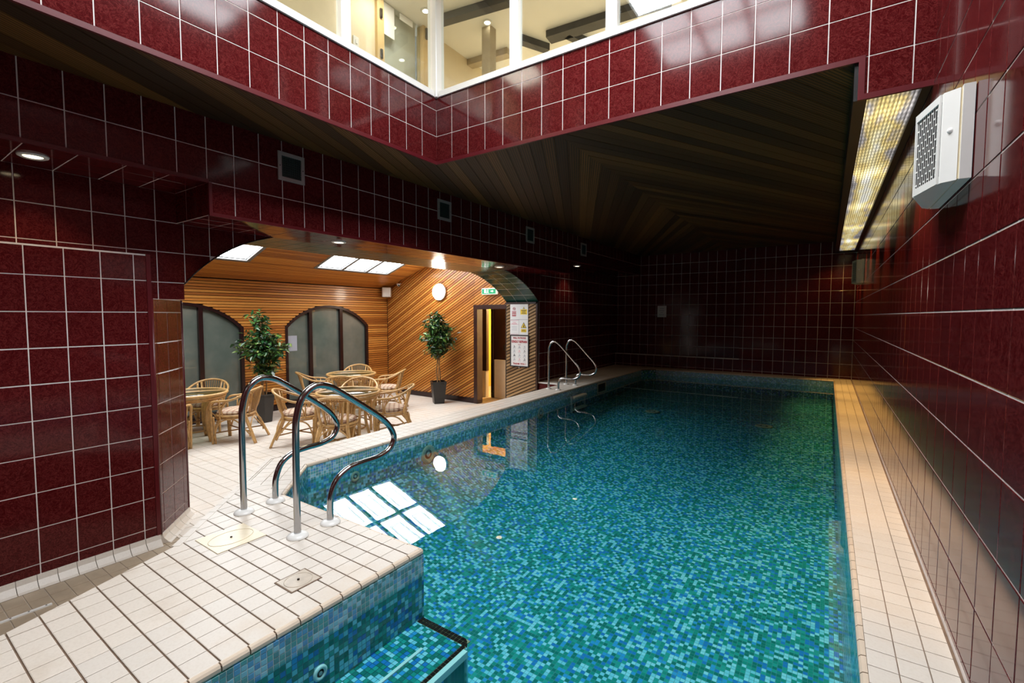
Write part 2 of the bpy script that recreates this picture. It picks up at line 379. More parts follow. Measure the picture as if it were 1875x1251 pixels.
def tiles(parent, O, U, V, polys, pu, pv, mat, au=0.0, av=0.0, gap=0.0065, th=0.0028, name='tile', limit=300, tilt=0.0, gapv=None, matfn=None, minarea=0.03, stuff=True):
    """lay tiles on a wall polygon: the ones that show largest as objects, the rest joined as one part"""
    O, U, V = Vector(O), Vector(U).normalized(), Vector(V).normalized(); N = U.cross(V)
    ent = []; gapv = gap if gapv is None else gapv
    for poly in polys:
        poly = ccw(poly)
        us = [q[0] for q in poly]; vv = [q[1] for q in poly]
        for i in range(math.floor((min(us)-au)/pu), math.ceil((max(us)-au)/pu)):
            for j in range(math.floor((min(vv)-av)/pv), math.ceil((max(vv)-av)/pv)):
                u0, v0 = au+i*pu+gap/2, av+j*pv+gapv/2; w, h = pu-gap, pv-gapv
                p = clip_rect(poly, u0, u0+w, v0, v0+h)
                if not p: continue
                a = area(p)
                if a < minarea*w*h: continue
                full = a > 0.999*w*h
                cu = sum(q[0] for q in p)/len(p); cv = sum(q[1] for q in p)/len(p)
                ent.append((seen_area(O+U*cu+V*cv, N, a), full, p, u0, v0, w, h, cu, cv))
    ent.sort(key=lambda e: -e[0])
    rest = MB()
    for k, (sa, full, p, u0, v0, w, h, cu, cv) in enumerate(ent):
        mt = matfn(cu, cv) if matfn else mat
        if k < limit and sa > 0:
            if full:
                o = link(name, tile_mesh(w, h, th, mt), parent); mm = frame_m(O+U*u0+V*v0, U, V, N)
                if tilt: mm = mm @ Matrix.Rotation(random.gauss(0, tilt), 4, 'X') @ Matrix.Rotation(random.gauss(0, tilt), 4, 'Y')
                o.matrix_local = mm
            else:
                mb = MB(); mb.prism([(a-u0, b-v0) for a, b in p], (0, 0, 0), (1, 0, 0), (0, 1, 0), (0, 0, 1), th)
                o = link(name, mb.mesh('tile_cut', mt), parent); o.matrix_local = frame_m(O+U*u0+V*v0, U, V, N)
        else: rest.prism(p, O, U, V, N, th)
    if rest.v and stuff: rest.build(name+'s_beyond', mat, parent, kind='stuff')
def slab(name, O, U, V, polys, back, mat, parent=None, **kw):
    O, U, V = Vector(O), Vector(U).normalized(), Vector(V).normalized(); N = U.cross(V); mb = MB()
    for p in polys: mb.prism(ccw(p), O, U, V, N, -back)
    return mb.build(name, mat, parent, **kw)
def slats(parent, O, U, V, polys, ang, pitch, mat, gap=0.006, th=0.018, name='slat', off=0.0):
    """boards at an angle across a polygon, every board an object whose local x runs along it"""
    O, U, V = Vector(O), Vector(U).normalized(), Vector(V).normalized(); N = U.cross(V)
    ca, sa = math.cos(ang), math.sin(ang); D = U*ca+V*sa; E = V*ca-U*sa; n = 0
    for poly in polys:
        q = [(a*ca+b*sa, -a*sa+b*ca) for a, b in ccw(poly)]
        lo = min(b for _, b in q); hi = max(b for _, b in q)
        for k in range(math.floor((lo-off)/pitch), math.ceil((hi-off)/pitch)):
            v0 = off+k*pitch+gap/2; p = clip(clip(q, 0, -1, -v0), 0, 1, v0+pitch-gap)
            if len(p) < 3 or area(p) < 2e-4: continue
            u0 = min(a for a, _ in p); g = th*random.uniform(0.93, 1.07)
            mb = MB(); mb.prism([(a-u0, b-v0) for a, b in p], (0, 0, 0), (1, 0, 0), (0, 1, 0), (0, 0, 1), g)
            o = link(name, mb.mesh(name, mat), parent); o.matrix_local = frame_m(O+D*u0+E*v0, D, E, N); n += 1
    return n
def arc(cx, cz, r, a0, a1, n): return [(cx+r*math.cos(a0+(a1-a0)*i/n), cz+r*math.sin(a0+(a1-a0)*i/n)) for i in range(n+1)]
def smooth_path(pts, k=6):
    pts = [Vector(p) for p in pts]; out = []
    for i in range(len(pts)-1):
        p0 = pts[max(i-1, 0)]; p1, p2 = pts[i], pts[i+1]; p3 = pts[min(i+2, len(pts)-1)]
        for j in range(k):
            t_ = j/k; out.append(0.5*((2*p1)+(p2-p0)*t_+(2*p0-5*p1+4*p2-p3)*t_**2+(3*p1-p0-3*p2+p3)*t_**3))
    out.append(pts[-1]); return out
X_, Y_, Z_ = Vector((1, 0, 0)), Vector((0, 1, 0)), Vector((0, 0, 1))

# ------------------------------------------------------------------ key dimensions (metres, z = 0 at the pool coping)
XR, YF = 0.443, 11.6                      # right wall, far wall
XU, XA, XD, XI = -3.98, -4.58, -4.48, -5.33   # fascia, arch wall, dado, inner face of the arch
YN = -1.8                                 # near end of the hall
FZ = -0.60                                # seating floor
CZ = 2.79                                 # ceiling
WZ = -0.14                                # water
PX0, PX1, PY1, PL = -1.80, 0.145, 1.79, -3.66  # platform edge, right coping edge, platform end, long left edge
PF = 11.22                                # far pool edge
BX, BY, BZ0, BZ1 = -3.25, 3.47, 2.77, 3.41     # light-well curb
SX, SY = -8.93, 7.75                      # window wall and diagonal-board wall of the seating room
RY = 1.30                                 # a tile joint all walls share
TW, TH_ = 0.20, 0.25

# ================================================================== SETTING
# ---- right wall
wr = slab('wall_right', (XR, 0, 0), -Y_, Z_, [[(-11.8, -0.9), (1.8, -0.9), (1.8, 5.06), (-11.8, 5.06)]], 0.15, 'grout_white', kind='structure',
          label='tall glossy burgundy tiled wall running along the narrow coping', cat='wall')
tiles(wr, (XR, 0, 0), -Y_, Z_, [[(-YF, 0.03), (1.8, 0.03), (1.8, 4.8), (-YF, 4.8)]], TW, TH_, 'red_tile', au=-2.52, av=RY, gap=0.006, tilt=0.0012)
# ---- far wall
wf = slab('wall_far', (0, YF, 0), X_, Z_, [[(-1.63, -0.9), (XR+.1, -0.9), (XR+.1, CZ), (-1.63, CZ)], [(-4.7, -0.9), (-1.63, -0.9), (-1.63, 0.31), (-4.7, 0.31)]], 0.2, 'grout_white', kind='structure',
          label='dark burgundy tiled end wall behind the far coping', cat='wall')
MB().prism([(-4.7, 0.2), (-1.6, 0.2), (-1.6, CZ), (-4.7, CZ)], (0, YF+.1, 0), X_, Z_, -Y_, -0.1).build('recess', 'grout_white', wf)
tiles(wf, (0, YF, 0), X_, Z_, [[(-1.63, 0), (XR, 0), (XR, CZ), (-1.63, CZ)]], TW, TH_, 'red_tile', au=0.04, av=RY, tilt=0.002, limit=130)
tiles(wf, (0, YF, 0), X_, Z_, [[(-4.58, 0), (-1.63, 0), (-1.63, 0.29), (-4.58, 0.29)]], TW, TH_, 'red_tile', au=0.04, av=RY, limit=30)
tiles(wf, (0, YF+.1, 0), X_, Z_, [[(-4.58, 0.31), (-1.63, 0.31), (-1.63, CZ), (-4.58, CZ)]], TW, TH_, 'red_tile', au=0.04, av=RY, limit=140)
MB().box(-4.58, -1.63, YF-.004, YF+.1, 0.29, 0.31).build('ledge', 'grout_white', wf)
# ---- fascia over the arch (left upper wall)
fas_poly = [(YN, 2.30), (1.71, 2.30), (1.71, 2.05), (7.75, 2.05), (7.75, 2.30), (11.8, 2.30), (11.8, CZ+.05), (YN, CZ+.05)]
fa = slab('wall_left_upper', (XU, 0, 0), Y_, Z_, [fas_poly], 0.60, 'grout_white', kind='structure',
          label='burgundy tiled fascia over the arched opening with small vents', cat='wall')
tiles(fa, (XU, 0, 0), Y_, Z_, [[(a, b+.022 if b < 2.4 else b) for a, b in fas_poly]], TW, TH_, 'red_tile', au=0.70, av=RY, tilt=0.0015)
mb = MB()
for y0, y1, z in ((YN, 1.71, 2.30), (1.71, 7.75, 2.05), (7.75, 11.7, 2.30)): mb.box(XU-.012, XU+.009, y0, y1, z-.004, z+.022)
for y in (1.71, 7.75): mb.box(XU-.012, XU+.0085, y-.003, y+.02, 2.046, 2.30)
mb.build('edge_trim', 'red_trim', fa)
for y0, y1, z in ((YN, 1.71, 2.30), (1.71, 7.75, 2.05), (7.75, 11.6, 2.30)):     # tiled soffits
    tiles(fa, (XU, 0, z), -X_, Y_, [[(0.015, y0), (0.60, y0), (0.60, y1), (0.015, y1)]], TW, TH_, 'red_tile', au=0.0, av=0.71, limit=60, name='soffit_tile', tilt=0.002)
tiles(fa, (0, 1.71, 0), X_, Z_, [[(XA, 2.05), (XU-.012, 2.05), (XU-.012, 2.30), (XA, 2.30)]], TW, TH_, 'red_tile', au=XA, av=RY, limit=10)
# ---- arch wall
def arc_z(d, a, R): return 1.54+0.54-(R-math.sqrt(max(R*R-(a-d)**2, 0)))
LA = [(1.747+d, arc_z(d, 1.1, 1.39)) for d in [i*0.79/10 for i in range(11)]]
LA[-1] = (2.537, 2.05)
RA = [(7.68-d, arc_z(d, 1.5, 2.35)) for d in [i*1.14/12 for i in range(13)]]
RA[-1] = (6.54, 2.05)
left_poly = [(YN, 1.757), (1.475, 1.757), (1.475, 1.41), (1.747, 1.41)]+LA+[(1.71, 2.05), (1.71, 2.30), (YN, 2.30)]
right_poly = [(7.68, FZ), (11.8, FZ), (11.8, 2.30), (7.75, 2.30), (7.75, 2.05)]+RA[::-1]
wa = slab('wall_left', (XA, 0, 0), Y_, Z_, [left_poly, right_poly], 0.75, 'grout_white', kind='structure',
          label='burgundy tiled wall cut by the wide arch to the seating room', cat='wall')
tiles(wa, (XA, 0, 0), Y_, Z_, [left_poly], TW, TH_, 'red_tile', au=1.559, av=RY, limit=80)
tiles(wa, (XA, 0, 0), Y_, Z_, [[(7.70, FZ)]+right_poly[1:5]+RA[::-1][:-1]+[(7.70, 1.54)]], TW, TH_, 'red_tile', au=1.73, av=RY, limit=200)
lint = MB().box(XI, XA, 1.71, 7.75, 2.055, 3.3); lint.build('lintel', 'dark_gap', wa)
def intrados(pts, side):
    acc = []; d = 0.0
    for i in range(len(pts)-1):
        a, b = Vector((0, *pts[i])), Vector((0, *pts[i+1])); acc.append((a, b))
    for a, b in acc:
        T = (b-a).normalized(); N = T.cross(X_)
        if side < 0: N = -N
        L = (b-a).length
        for k in range(3):
            o = link('arch_tile', tile_mesh(0.241, L-0.009, 0.003, 'green_tile'), wa)
            base = a+T*0.0045
            if side > 0: o.matrix_local = frame_m(Vector((XI+k*0.25+.0045, base.y, base.z)), X_, T, X_.cross(T))
            else: o.matrix_local = frame_m(Vector((XI+k*0.25+.2455, base.y, base.z)), -X_, T, (-X_).cross(T))
def resample(pts, step):
    ps = [Vector((a, b)) for a, b in pts]; out = [ps[0]]; acc = 0
    tot = sum((ps[i+1]-ps[i]).length for i in range(len(ps)-1)); n = max(1, round(tot/step)); st = tot/n; need = st
    for i in range(len(ps)-1):
        a, b = ps[i], ps[i+1]; L = (b-a).length; pos = 0
        while L-pos >= need-1e-6 and len(out) < n:
            pos += need; out.append(a+(b-a)*(pos/L)); need = st
        need -= (L-pos)
    out.append(ps[-1]); return [tuple(q) for q in out[:n]]+[tuple(ps[-1])]
intrados(resample(RA, 0.2), 1); intrados(resample(LA, 0.2), -1)
tiles(wa, (XA, 0, 2.052), -X_, Y_, [[(0, 2.54), (0.75, 2.54), (0.75, 6.54), (0, 6.54)]], 0.25, TW, 'green_tile', au=0, av=0.71, limit=90, name='arch_tile')
# arch edge bead
mb = MB(); mb.tube([(XA+.004, y, z) for y, z in LA], 0.006, 6); mb.tube([(XA+.004, y, z) for y, z in RA], 0.006, 6); mb.build('arch_bead', 'dark_frame', wa)
# ---- dado (lower left wall, proud of the arch wall) and its splayed end
dz0, dz1 = -0.52, 1.757
wd = slab('wall_left_dado', (XD, 0, 0), Y_, Z_, [[(YN, FZ), (1.475, FZ), (1.475, dz1), (YN, dz1)]], 0.30, 'grout_white', kind='structure',
          label='lower burgundy tiled wall beside the platform with a cream cove skirting', cat='wall')
tiles(wd, (XD, 0, 0), Y_, Z_, [[(YN, dz0), (1.45, dz0), (1.45, dz1-.012), (YN, dz1-.012)]], TW, TH_, 'red_tile', au=0.77, av=RY, tilt=0.001)
tiles(wd, (0, 1.475, 0), -X_, Z_, [[(-XD+.004, 1.41), (-XD+.10, 1.41), (-XD+.10, dz1), (-XD+.004, dz1)]], TW, TH_, 'red_tile', au=4.4, av=RY, limit=4)
MB().box(XD-.014, XD+.010, 1.449, 1.478, dz0, dz1).build('corner_trim', 'red_trim', wd)
c0, c1 = Vector((XD, 1.478, 0)), Vector((-4.90, 1.84, 0)); CD = (c1-c0).normalized(); CL = (c1-c0).length
CU = -CD                                   # so that the face looks to the pool
mb = MB(); mb.prism([(c0.x, c0.y), (c1.x, c1.y), (-5.33, 1.84), (-5.33, 1.2), (-4.6, 1.2)][::-1], (0, 0, FZ), X_, Y_, Z_, 1.41-FZ); mb.build('splayed_end', 'grout_white', wd)
CN = Vector((CD.y, -CD.x, 0));
if CN.dot(CPOS-c0) < 0: CN = -CN
if CD.cross(Z_).dot(CN) < 0: org, CU = c1, -CD
else: org, CU = c0, CD
tiles(wd, org, CU, Z_, [[(0.02, dz0), (CL-.02, dz0), (CL-.02, 1.405), (0.02, 1.405)]], TW, TH_, 'red_tile', au=0.06, av=RY, limit=60)
mb = MB()
for q in (c0, c1): mb.tube([(q.x, q.y, dz0), (q.x, q.y, 1.41)], 0.011, 8)
mb.build('corner_trim', 'red_trim', wd)
# cove skirting tiles
for i in range(32):
    y0 = 1.475-0.1035*(i+1)
    if y0 < YN: break
    mb = MB(); pf = [(0, FZ), (0.07, FZ), (0.05, FZ+.010), (0.018, FZ+.045), (0.010, dz0), (0, dz0)]
    mb.prism(pf, (XD, y0+.0995, 0), X_, Z_, -Y_, 0.0995); mb.build('cove_tile', 'cream_tile', wd)
for i in range(5):
    a = org+CU*(CL*i/5+.002); mb = MB(); pf = [(0, FZ), (0.07, FZ), (0.05, FZ+.010), (0.018, FZ+.045), (0.010, dz0), (0, dz0)]
    mb.prism(pf, a, CN, Z_, CU, CL/5-.004); mb.build('cove_tile', 'cream_tile', wd)
# ---- pool deck: platform, coping, far deck
deck_pts = [(-2.45, YN), (PX0, YN), (PX0, PY1), (-3.18, PY1), (PL, 2.27), (PL, 10.95), (PL+.27, PF), (PX1, PF), (PX1, YN), (XR, YN), (XR, YF+.1), (XA, YF+.1), (XA, 7.68), (-4.08, 7.68), (-4.08, 2.16), (-2.95, 1.03), (-2.69, 0.34)]
dk = MB().prism(ccw(deck_pts), (0, 0, -1.3), X_, Y_, Z_, 1.3-.006).build('pool_deck', 'grout_brown', kind='structure', label='raised cream tiled deck and coping around the swimming pool', cat='floor')
FT = 0.1035
def plat_mat(u, v):
    return 'studded_tile' if (u < -2.25 and v < 1.1) else 'cream_tile'
EG = 0.018                                  # rounded edge strip width
plat = [(-2.45, YN), (PX0-EG, YN), (PX0-EG, PY1-EG), (-3.19, PY1-EG), (-3.19, PY1), (-3.70, PY1), (-2.95, 1.03), (-2.69, 0.34)]
hole = [(-2.93, -2.66, 1.125, 1.39), (-2.14, -2.005, 1.155, 1.302)]
tiles(dk, (0, 0, -.006), X_, Y_, [plat], FT, FT, 'cream_tile', au=PX0-EG-FT*30, av=0.353-FT*40, gap=0.0030, gapv=0.0065, th=0.006, matfn=plat_mat, limit=300, tilt=0.0008)
R45 = (Vector((-1, 1, 0))).normalized(); Q45 = Vector((1, 1, 0)).normalized()
cham = [(-3.18, PY1-EG), (PL-EG, 2.27), (-4.02, 2.27), (-4.02, 2.145), (-3.665, PY1-EG)]
O45 = Vector((-3.18, PY1, -.006))
def to45(p): d = Vector((p[0], p[1], 0))-Vector((-3.18, PY1, 0)); return (d.dot(R45), d.dot(-Q45))
tiles(dk, O45, R45, -Q45, [[to45(p) for p in [(-3.18-.02, PY1), (PL-.014, 2.27), (-4.05, 2.27), (-4.05, 2.175), (-3.665, PY1)]]], FT, FT, 'cream_tile', au=0, av=EG, gap=0.004, th=0.006, limit=60)
# edge nosing strip along the splay of the platform
mb = MB(); a, b = Vector((-2.95, 1.03, 0)), Vector((-4.08, 2.16, 0)); sd = (b-a).normalized()
for k in range(14):
    p0 = a+sd*(0.114*k+.002); MB().prism([(0, -.028), (0.110, -.028), (0.110, .012), (0, .012)], p0+Vector((0, 0, -.03)), sd, Z_.cross(sd), Z_, 0.032).build('nosing_tile', 'cream_tile', dk)
tiles(dk, (0, 0, -.006), X_, Y_, [[(-4.08, 2.27), (PL-EG, 2.27), (PL-EG, 10.93), (-4.08, 10.93)]], FT, FT, 'cream_tile', au=PL-EG-4*FT, av=2.27, gap=0.004, th=0.006, limit=300)
tiles(dk, (0, 0, -.006), X_, Y_, [[(-4.58, 7.68), (-4.08, 7.68), (-4.08, 11.6), (-4.58, 11.6)]], FT, FT, 'cream_tile', au=PL-EG-9*FT, av=2.27, gap=0.004, th=0.006, limit=100)
tiles(dk, (0, 0, -.006), X_, Y_, [[(PX1+EG, YN), (XR-.012, YN), (XR-.012, PF+.02), (PX1+EG, PF+.02)]], FT*0.9, FT, 'cream_tile', au=PX1+EG, av=0.03, gap=0.0035, th=0.006, limit=300, tilt=0.0008)
tiles(dk, (0, 0, -.006), X_, Y_, [[(-4.08, 10.93), (PL, 10.93), (PL+.27, PF+EG), (XR-.012, PF+.02), (XR-.012, YF), (-4.08, YF)]], FT, FT, 'cream_tile', au=PX1, av=PF+EG, gap=0.004, th=0.006, limit=120)
tiles(dk, (0, 7.68, 0), X_, Z_, [[(-4.58, FZ), (-4.09, FZ), (-4.09, -.02), (-4.58, -.02)]], TW, TH_, 'red_tile', au=-4.58, av=-.27, limit=12)
MB().box(-4.58, -4.08, 7.665, 7.69, -.02, 0.001).build('deck_edge', 'white_paint', dk)
# rounded edge strips round the pool, piece by piece
def bullnose(p, q, inward, piece=FT, mat='cream_edge'):
    p, q = Vector((*p, 0)), Vector((*q, 0)); d = (q-p); L = d.length; d.normalize(); n = Vector((*inward, 0)).normalized(); k = max(1, round(L/piece)); st = L/k
    prof = [(0, 0.0), (0, -.034), (EG, -.034), (EG+.006, -.022), (EG+.005, -.010), (EG-.002, -.002), (EG-.012, 0.0)]
    for i in range(k):
        mb = MB(); a = p+d*(i*st+.0028)-n*EG; mb.prism(prof, a, n, Z_, d, st-.0056)
        mb.build('edge_tile', mat, dk)
bullnose((PX0, 0.04), (PX0, PY1), (1, 0)); bullnose((PX0, PY1), (-3.18, PY1), (0, 1)); bullnose((-3.18, PY1), (PL, 2.27), (1, 1)); bullnose((PL, 2.27), (PL, 10.95), (1, 0), FT*2)
bullnose((PX1, 0.6), (PX1, PF), (-1, 0)); bullnose((PX1, PF), (PL+.27, PF), (0, -1), FT*2)
# inspection plates let into the platform
for (x0, x1, y0, y1), mt, lb in ((hole[0], 'ivory_plate', 'ivory oval-ringed inspection plate in the platform beside the handrails'), (hole[1], 'grey_plate', 'small square stained drain cover near the platform edge')):
    pl = MB().bbox(x0, x1, y0, y1, 0.0005, 0.004, 0.002).build('floor_plate', mt, label=lb, cat='cover')
    cx, cy, rx, ry = (x0+x1)/2, (y0+y1)/2, (x1-x0)*0.44, (y1-y0)*0.44
    MB().tube([(cx+rx*math.cos(2*PI*i/32)*(0.72 if mt == 'ivory_plate' else 1), cy+ry*math.sin(2*PI*i/32), 0.0042) for i in range(32)], 0.0018, 5, closed=True).build('ring', mt, pl)
    MB().lathe([(0.006, 0), (0.006, 0.006), (0.001, 0.007)], 10, (cx, cy, 0.0035)).build('screw', 'brown_handle', pl)
    if mt == 'grey_plate':
        m2 = MB()
        for bx in ((x0-.006, x1+.006, y0-.006, y0), (x0-.006, x1+.006, y1, y1+.006), (x0-.006, x0, y0, y1), (x1, x1+.006, y0, y1)): m2.box(*bx, 0.0, 0.003)
        m2.build('gasket', 'grout_brown', pl)
# ---- seating floor (lower) with its tiles
fl_poly = [(-9.1, -2), (-2.0, -2), (-2.0, 0), (-4.0, 2.2), (-4.0, 7.70), (-5.33, 7.70), (-5.33, 9.9), (-9.1, 9.9)]
fl = MB().prism(ccw(fl_poly), (0, 0, FZ-.2), X_, Y_, Z_, 0.2-.005).build('floor', 'grout_brown', kind='structure', label='cream tiled floor of the seating room below the pool edge', cat='floor')
plain('grout_beige', (0.50, 0.42, 0.34), 0.8, var=0.15); fl.data.materials[0] = M['grout_beige']
tiles(fl, (0, 0, FZ-.005), X_, Y_, [[(SX, 1.6), (-4.1, 1.6), (-4.1, 7.70), (-5.33, 7.70), (-5.33, 7.75), (SX, 7.75)]], 0.15, 0.15, 'cream_tile', au=XD, av=1.475, gap=0.005, th=0.005, limit=300)
plain('shaded_tile', (0.42, 0.33, 0.235), 0.45, var=0.1)  # darker copy of the cream tile: shade beside the wall put into its colour
tiles(fl, (0, 0, FZ-.005), X_, Y_, [[(XD, YN), (-2.4, YN), (-2.9, 1.0), (-3.5, 1.6), (XD, 1.6)]], 0.15, FT, 'shaded_tile', au=XD+.07, av=0.353-FT*40, gap=0.005, th=0.005, limit=120)
MB().box(-4.122, -4.102, YN, 0.75, FZ, FZ+.008).build('drain_strip', 'white_plastic', fl)
mb = MB()
for k in range(24): mb.box(-4.116, -4.108, 0.72-.08*k, 0.728-.08*k, FZ+.008, FZ+.0092)
mb.build('drain_holes', 'black_pit', fl, kind='stuff')
# ---- pool basin
def floor_z(x, y):
    s = min(max((y-1.0)/10.0, 0), 1); base = -0.86+0.46*s
    e = min(max((-1.9-x)/1.76, 0), 1); return base+(0.42*(1-s)+0.05)*e*e
NX, NY = 30, 60
def xl(y): return PX0 if y < PY1 else (PL if y > 2.27 else -3.18-(y-PY1))
mb = MB(); vs_ = []
for j in range(NY+1):
    y = YN+(PF+.05-YN)*j/NY
    for i in range(NX+1):
        x0 = xl(y)-.02; x = x0+(PX1-x0)*i/NX; vs_.append((x, y, floor_z(x, y)))
mb.add(vs_, [(j*(NX+1)+i, j*(NX+1)+i+1, (j+1)*(NX+1)+i+1, (j+1)*(NX+1)+i) for j in range(NY) for i in range(NX)])
pb = mb.build('pool_basin', 'mosaic_floor', kind='structure', label='blue and green mosaic floor of the swimming pool', cat='pool')
def basin_wall(name, p, q, mat, z1=-.03):
    """thin lining of mosaic in front of the deck body"""
    p, q = Vector((*p, 0)), Vector((*q, 0)); d = (q-p).normalized(); n = Vector((d.y, -d.x, 0))
    mid = Vector((-1.5, 6, 0)) if p.x < -1.81 or p.y > 3 else Vector((-0.8, 0.5, 0))
    if n.dot(mid-p) < 0: n = -n
    m2 = MB(); m2.prism([(0, -1.2), ((q-p).length, -1.2), ((q-p).length, z1), (0, z1)], p, d, Z_, n, 0.004); return m2.build(name, mat, pb)
basin_wall('mosaic_lining', (PX0, YN), (PX0, PY1), 'mosaic_wall_x'); basin_wall('mosaic_lining', (PX0+.004, PY1), (-3.18, PY1), 'mosaic_wall_y')
basin_wall('mosaic_lining', (-3.18, PY1), (PL, 2.27), 'mosaic_chamfer'); basin_wall('mosaic_lining', (PL, 2.27), (PL, 10.95), 'mosaic_wall_x')
basin_wall('mosaic_lining', (PL, 10.95), (PL+.27, PF), 'mosaic_wall_x'); basin_wall('mosaic_lining', (PL+.27, PF), (PX1, PF), 'mosaic_wall_y'); basin_wall('mosaic_lining', (PX1, PF), (PX1, YN), 'mosaic_wall_x')
# raised mosaic pieces on the platform face and on the long wall above the water
MB().box(PX0, PX0+.0046, 0.3, PY1, -0.15, -0.033).build('waterline_bed', 'grout_white', pb); MB().box(PL, PL+.0046, 2.28, 10.95, -0.15, -0.033).build('waterline_bed', 'mosaic_lit_band_x', pb); MB().box(PL+.27, PX1, PF-.0046, PF, -0.15, -0.033).build('waterline_bed', 'mosaic_lit_band_y', pb)
for mt_, O, U, u0, u1, z0, z1, lim in (('mosaic_lit_band_x', (PX0+.0046, 0, 0), Y_, 0.35, PY1, -0.15, -0.033, 270), ('mosaic_wall_x', (PX0+.004, 0, 0), Y_, 0.35, PY1, -0.40, -0.15, 0), ('mosaic_lit_band_x', (PL+.0046, 0, 0), Y_, 2.3, 6.2, -0.15, -0.033, 0)):
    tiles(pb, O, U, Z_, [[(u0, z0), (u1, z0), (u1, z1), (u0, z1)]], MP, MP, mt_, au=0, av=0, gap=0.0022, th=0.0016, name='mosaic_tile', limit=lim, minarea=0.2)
# underwater step at the platform
SZ = -0.385; sx1 = -1.43
st = MB().prism([(PX0, YN), (sx1, YN), (sx1, 1.70), (sx1-.015, 1.745), (sx1-.05, 1.775), (sx1-.09, PY1-.005), (PX0, PY1-.005)], (0, 0, -1.1), X_, Y_, Z_, SZ+1.1-.003).build('entry_step', 'mosaic_floor', pb)
tiles(pb, (0, 0, SZ-.003), X_, Y_, [[(PX0+.005, 0.3), (sx1-.047, 0.3), (sx1-.047, 1.735), (PX0+.005, 1.735)]], MP, MP, 'mosaic_floor', au=0, av=0, gap=0.002, th=0.003, name='step_mosaic_tile', limit=120, minarea=0.2)
plain('nosing_tile', (0.028, 0.012, 0.010), 0.15, var=0.4, scale=25); plain('nosing_grout', (0.42, 0.28, 0.16), 0.7, var=0.1)
MB().box(PX0+.004, sx1-.03, 1.736, 1.783, SZ-.004, SZ-.0005).build('nosing_bed', 'nosing_grout', pb); MB().box(sx1-.045, sx1-.018, 0.3, 1.74, SZ-.004, SZ-.0005).build('nosing_bed', 'nosing_grout', pb)
tiles(pb, (0, 0, SZ-.001), X_, Y_, [[(PX0+.006, 1.736), (sx1-.012, 1.736), (sx1-.035, 1.765), (sx1-.06, 1.782), (PX0+.006, 1.782)]], 0.0235, 0.0235, 'nosing_tile', au=PX0+.006, av=1.736, gap=0.003, th=0.004, name='black_nosing_tile', limit=60)
tiles(pb, (0, 0, SZ-.001), X_, Y_, [[(sx1-.044, 0.3), (sx1-.020, 0.3), (sx1-.020, 1.735), (sx1-.044, 1.735)]], 0.0235, 0.0235, 'nosing_tile', au=sx1-.0435, av=1.735-.0235*80, gap=0.003, th=0.004, name='black_nosing_tile', limit=80)
MB().box(sx1-.018, sx1+.008, 0.2, 1.715, SZ-.03, SZ+.003).build('white_nosing', 'white_plastic', pb)
MB().box(-1.628, -1.612, 0.3, 1.60, SZ, SZ+.008).build('grip_strip', 'white_plastic', pb)
# ---- water
wp = [(PX0+.004, YN), (PX0+.004, PY1+.004), (-3.18, PY1+.004), (PL+.004, 2.27), (PL+.004, 10.95), (PL+.27, PF-.004), (PX1-.004, PF-.004), (PX1-.004, YN)]
MB().add([(x, y, WZ) for x, y in ccw(wp)], [tuple(range(len(wp)))]).build('pool_water', 'water', kind='stuff', label='still turquoise water filling the indoor swimming pool', cat='water')
# ---- curb of the light well: two tiled beams
def beam(name, O, U, poly, au, lb):
    b = slab(name, O, U, Z_, [poly], 0.012, 'grout_white', kind='structure', label=lb, cat='beam')
    tiles(b, O, U, Z_, [[(q[0], q[1]+.026 if q[1] < 2.8 else q[1]) for q in poly]], TW, TH_, 'red_tile', au=au, av=3.037, gap=0.006, tilt=0.0015)
    return b
b1 = beam('beam_left', (BX, 0, 0), Y_, [(YN, BZ0), (BY, BZ0), (BY, BZ1), (YN, BZ1)], BY-.203*30+.09, 'red tiled beam under the upper windows on the left of the light well')
b2 = beam('beam_far', (0, BY, 0), X_, [(BX, BZ0), (0.11, BZ0), (0.11, 2.55), (XR, 2.55), (XR, BZ1), (BX, BZ1)], BX, 'red tiled beam crossing the pool under the far upper windows')
MB().box(BX-.01, BX+.010, YN, BY, BZ0-.006, BZ0+.026).build('edge_trim', 'red_trim', b1)
mb = MB(); mb.box(BX, 0.125, BY-.010, BY+.01, BZ0-.006, BZ0+.026); mb.box(0.104, 0.135, BY-.0105, BY+.014, 2.545, BZ0+.026); mb.box(0.11, XR, BY-.010, BY+.01, 2.544, 2.576); mb.build('edge_trim', 'red_trim', b2)
# ---- ceiling of the hall: ribbed boards in a chevron
ce = MB(); ce.box(XU-.6, BX-.02, YN, 11.9, CZ+.015, CZ+.2); ce.box(BX-.02, XR+.1, BY+.015, 11.9, CZ+.015, CZ+.2)
ce = ce.build('ceiling', 'dark_gap', kind='structure', label='dark ribbed timber ceiling laid in a chevron over the pool', cat='ceiling')
XM = -1.92
# seen from below: U = y, V = x  ->  N = y cross x = -z
slats(ce, (0, 0, CZ+.015), Y_, X_, [[(YN, XU), (BY+.01, XU), (BY+.01, BX-.01), (YN, BX-.01)], [(BY+.01, XU), (11.7, XU), (11.7, XM), (BY+.01, XM)]], math.radians(-26), 0.11, 'ceiling_wood', gap=0.004, th=0.015, name='ceiling_board')
slats(ce, (0, 0, CZ+.015), Y_, X_, [[(BY+.01, XM), (11.7, XM), (11.7, 0.11), (BY+.01, 0.11)]], math.radians(28), 0.11, 'ceiling_wood', gap=0.004, th=0.015, name='ceiling_board')
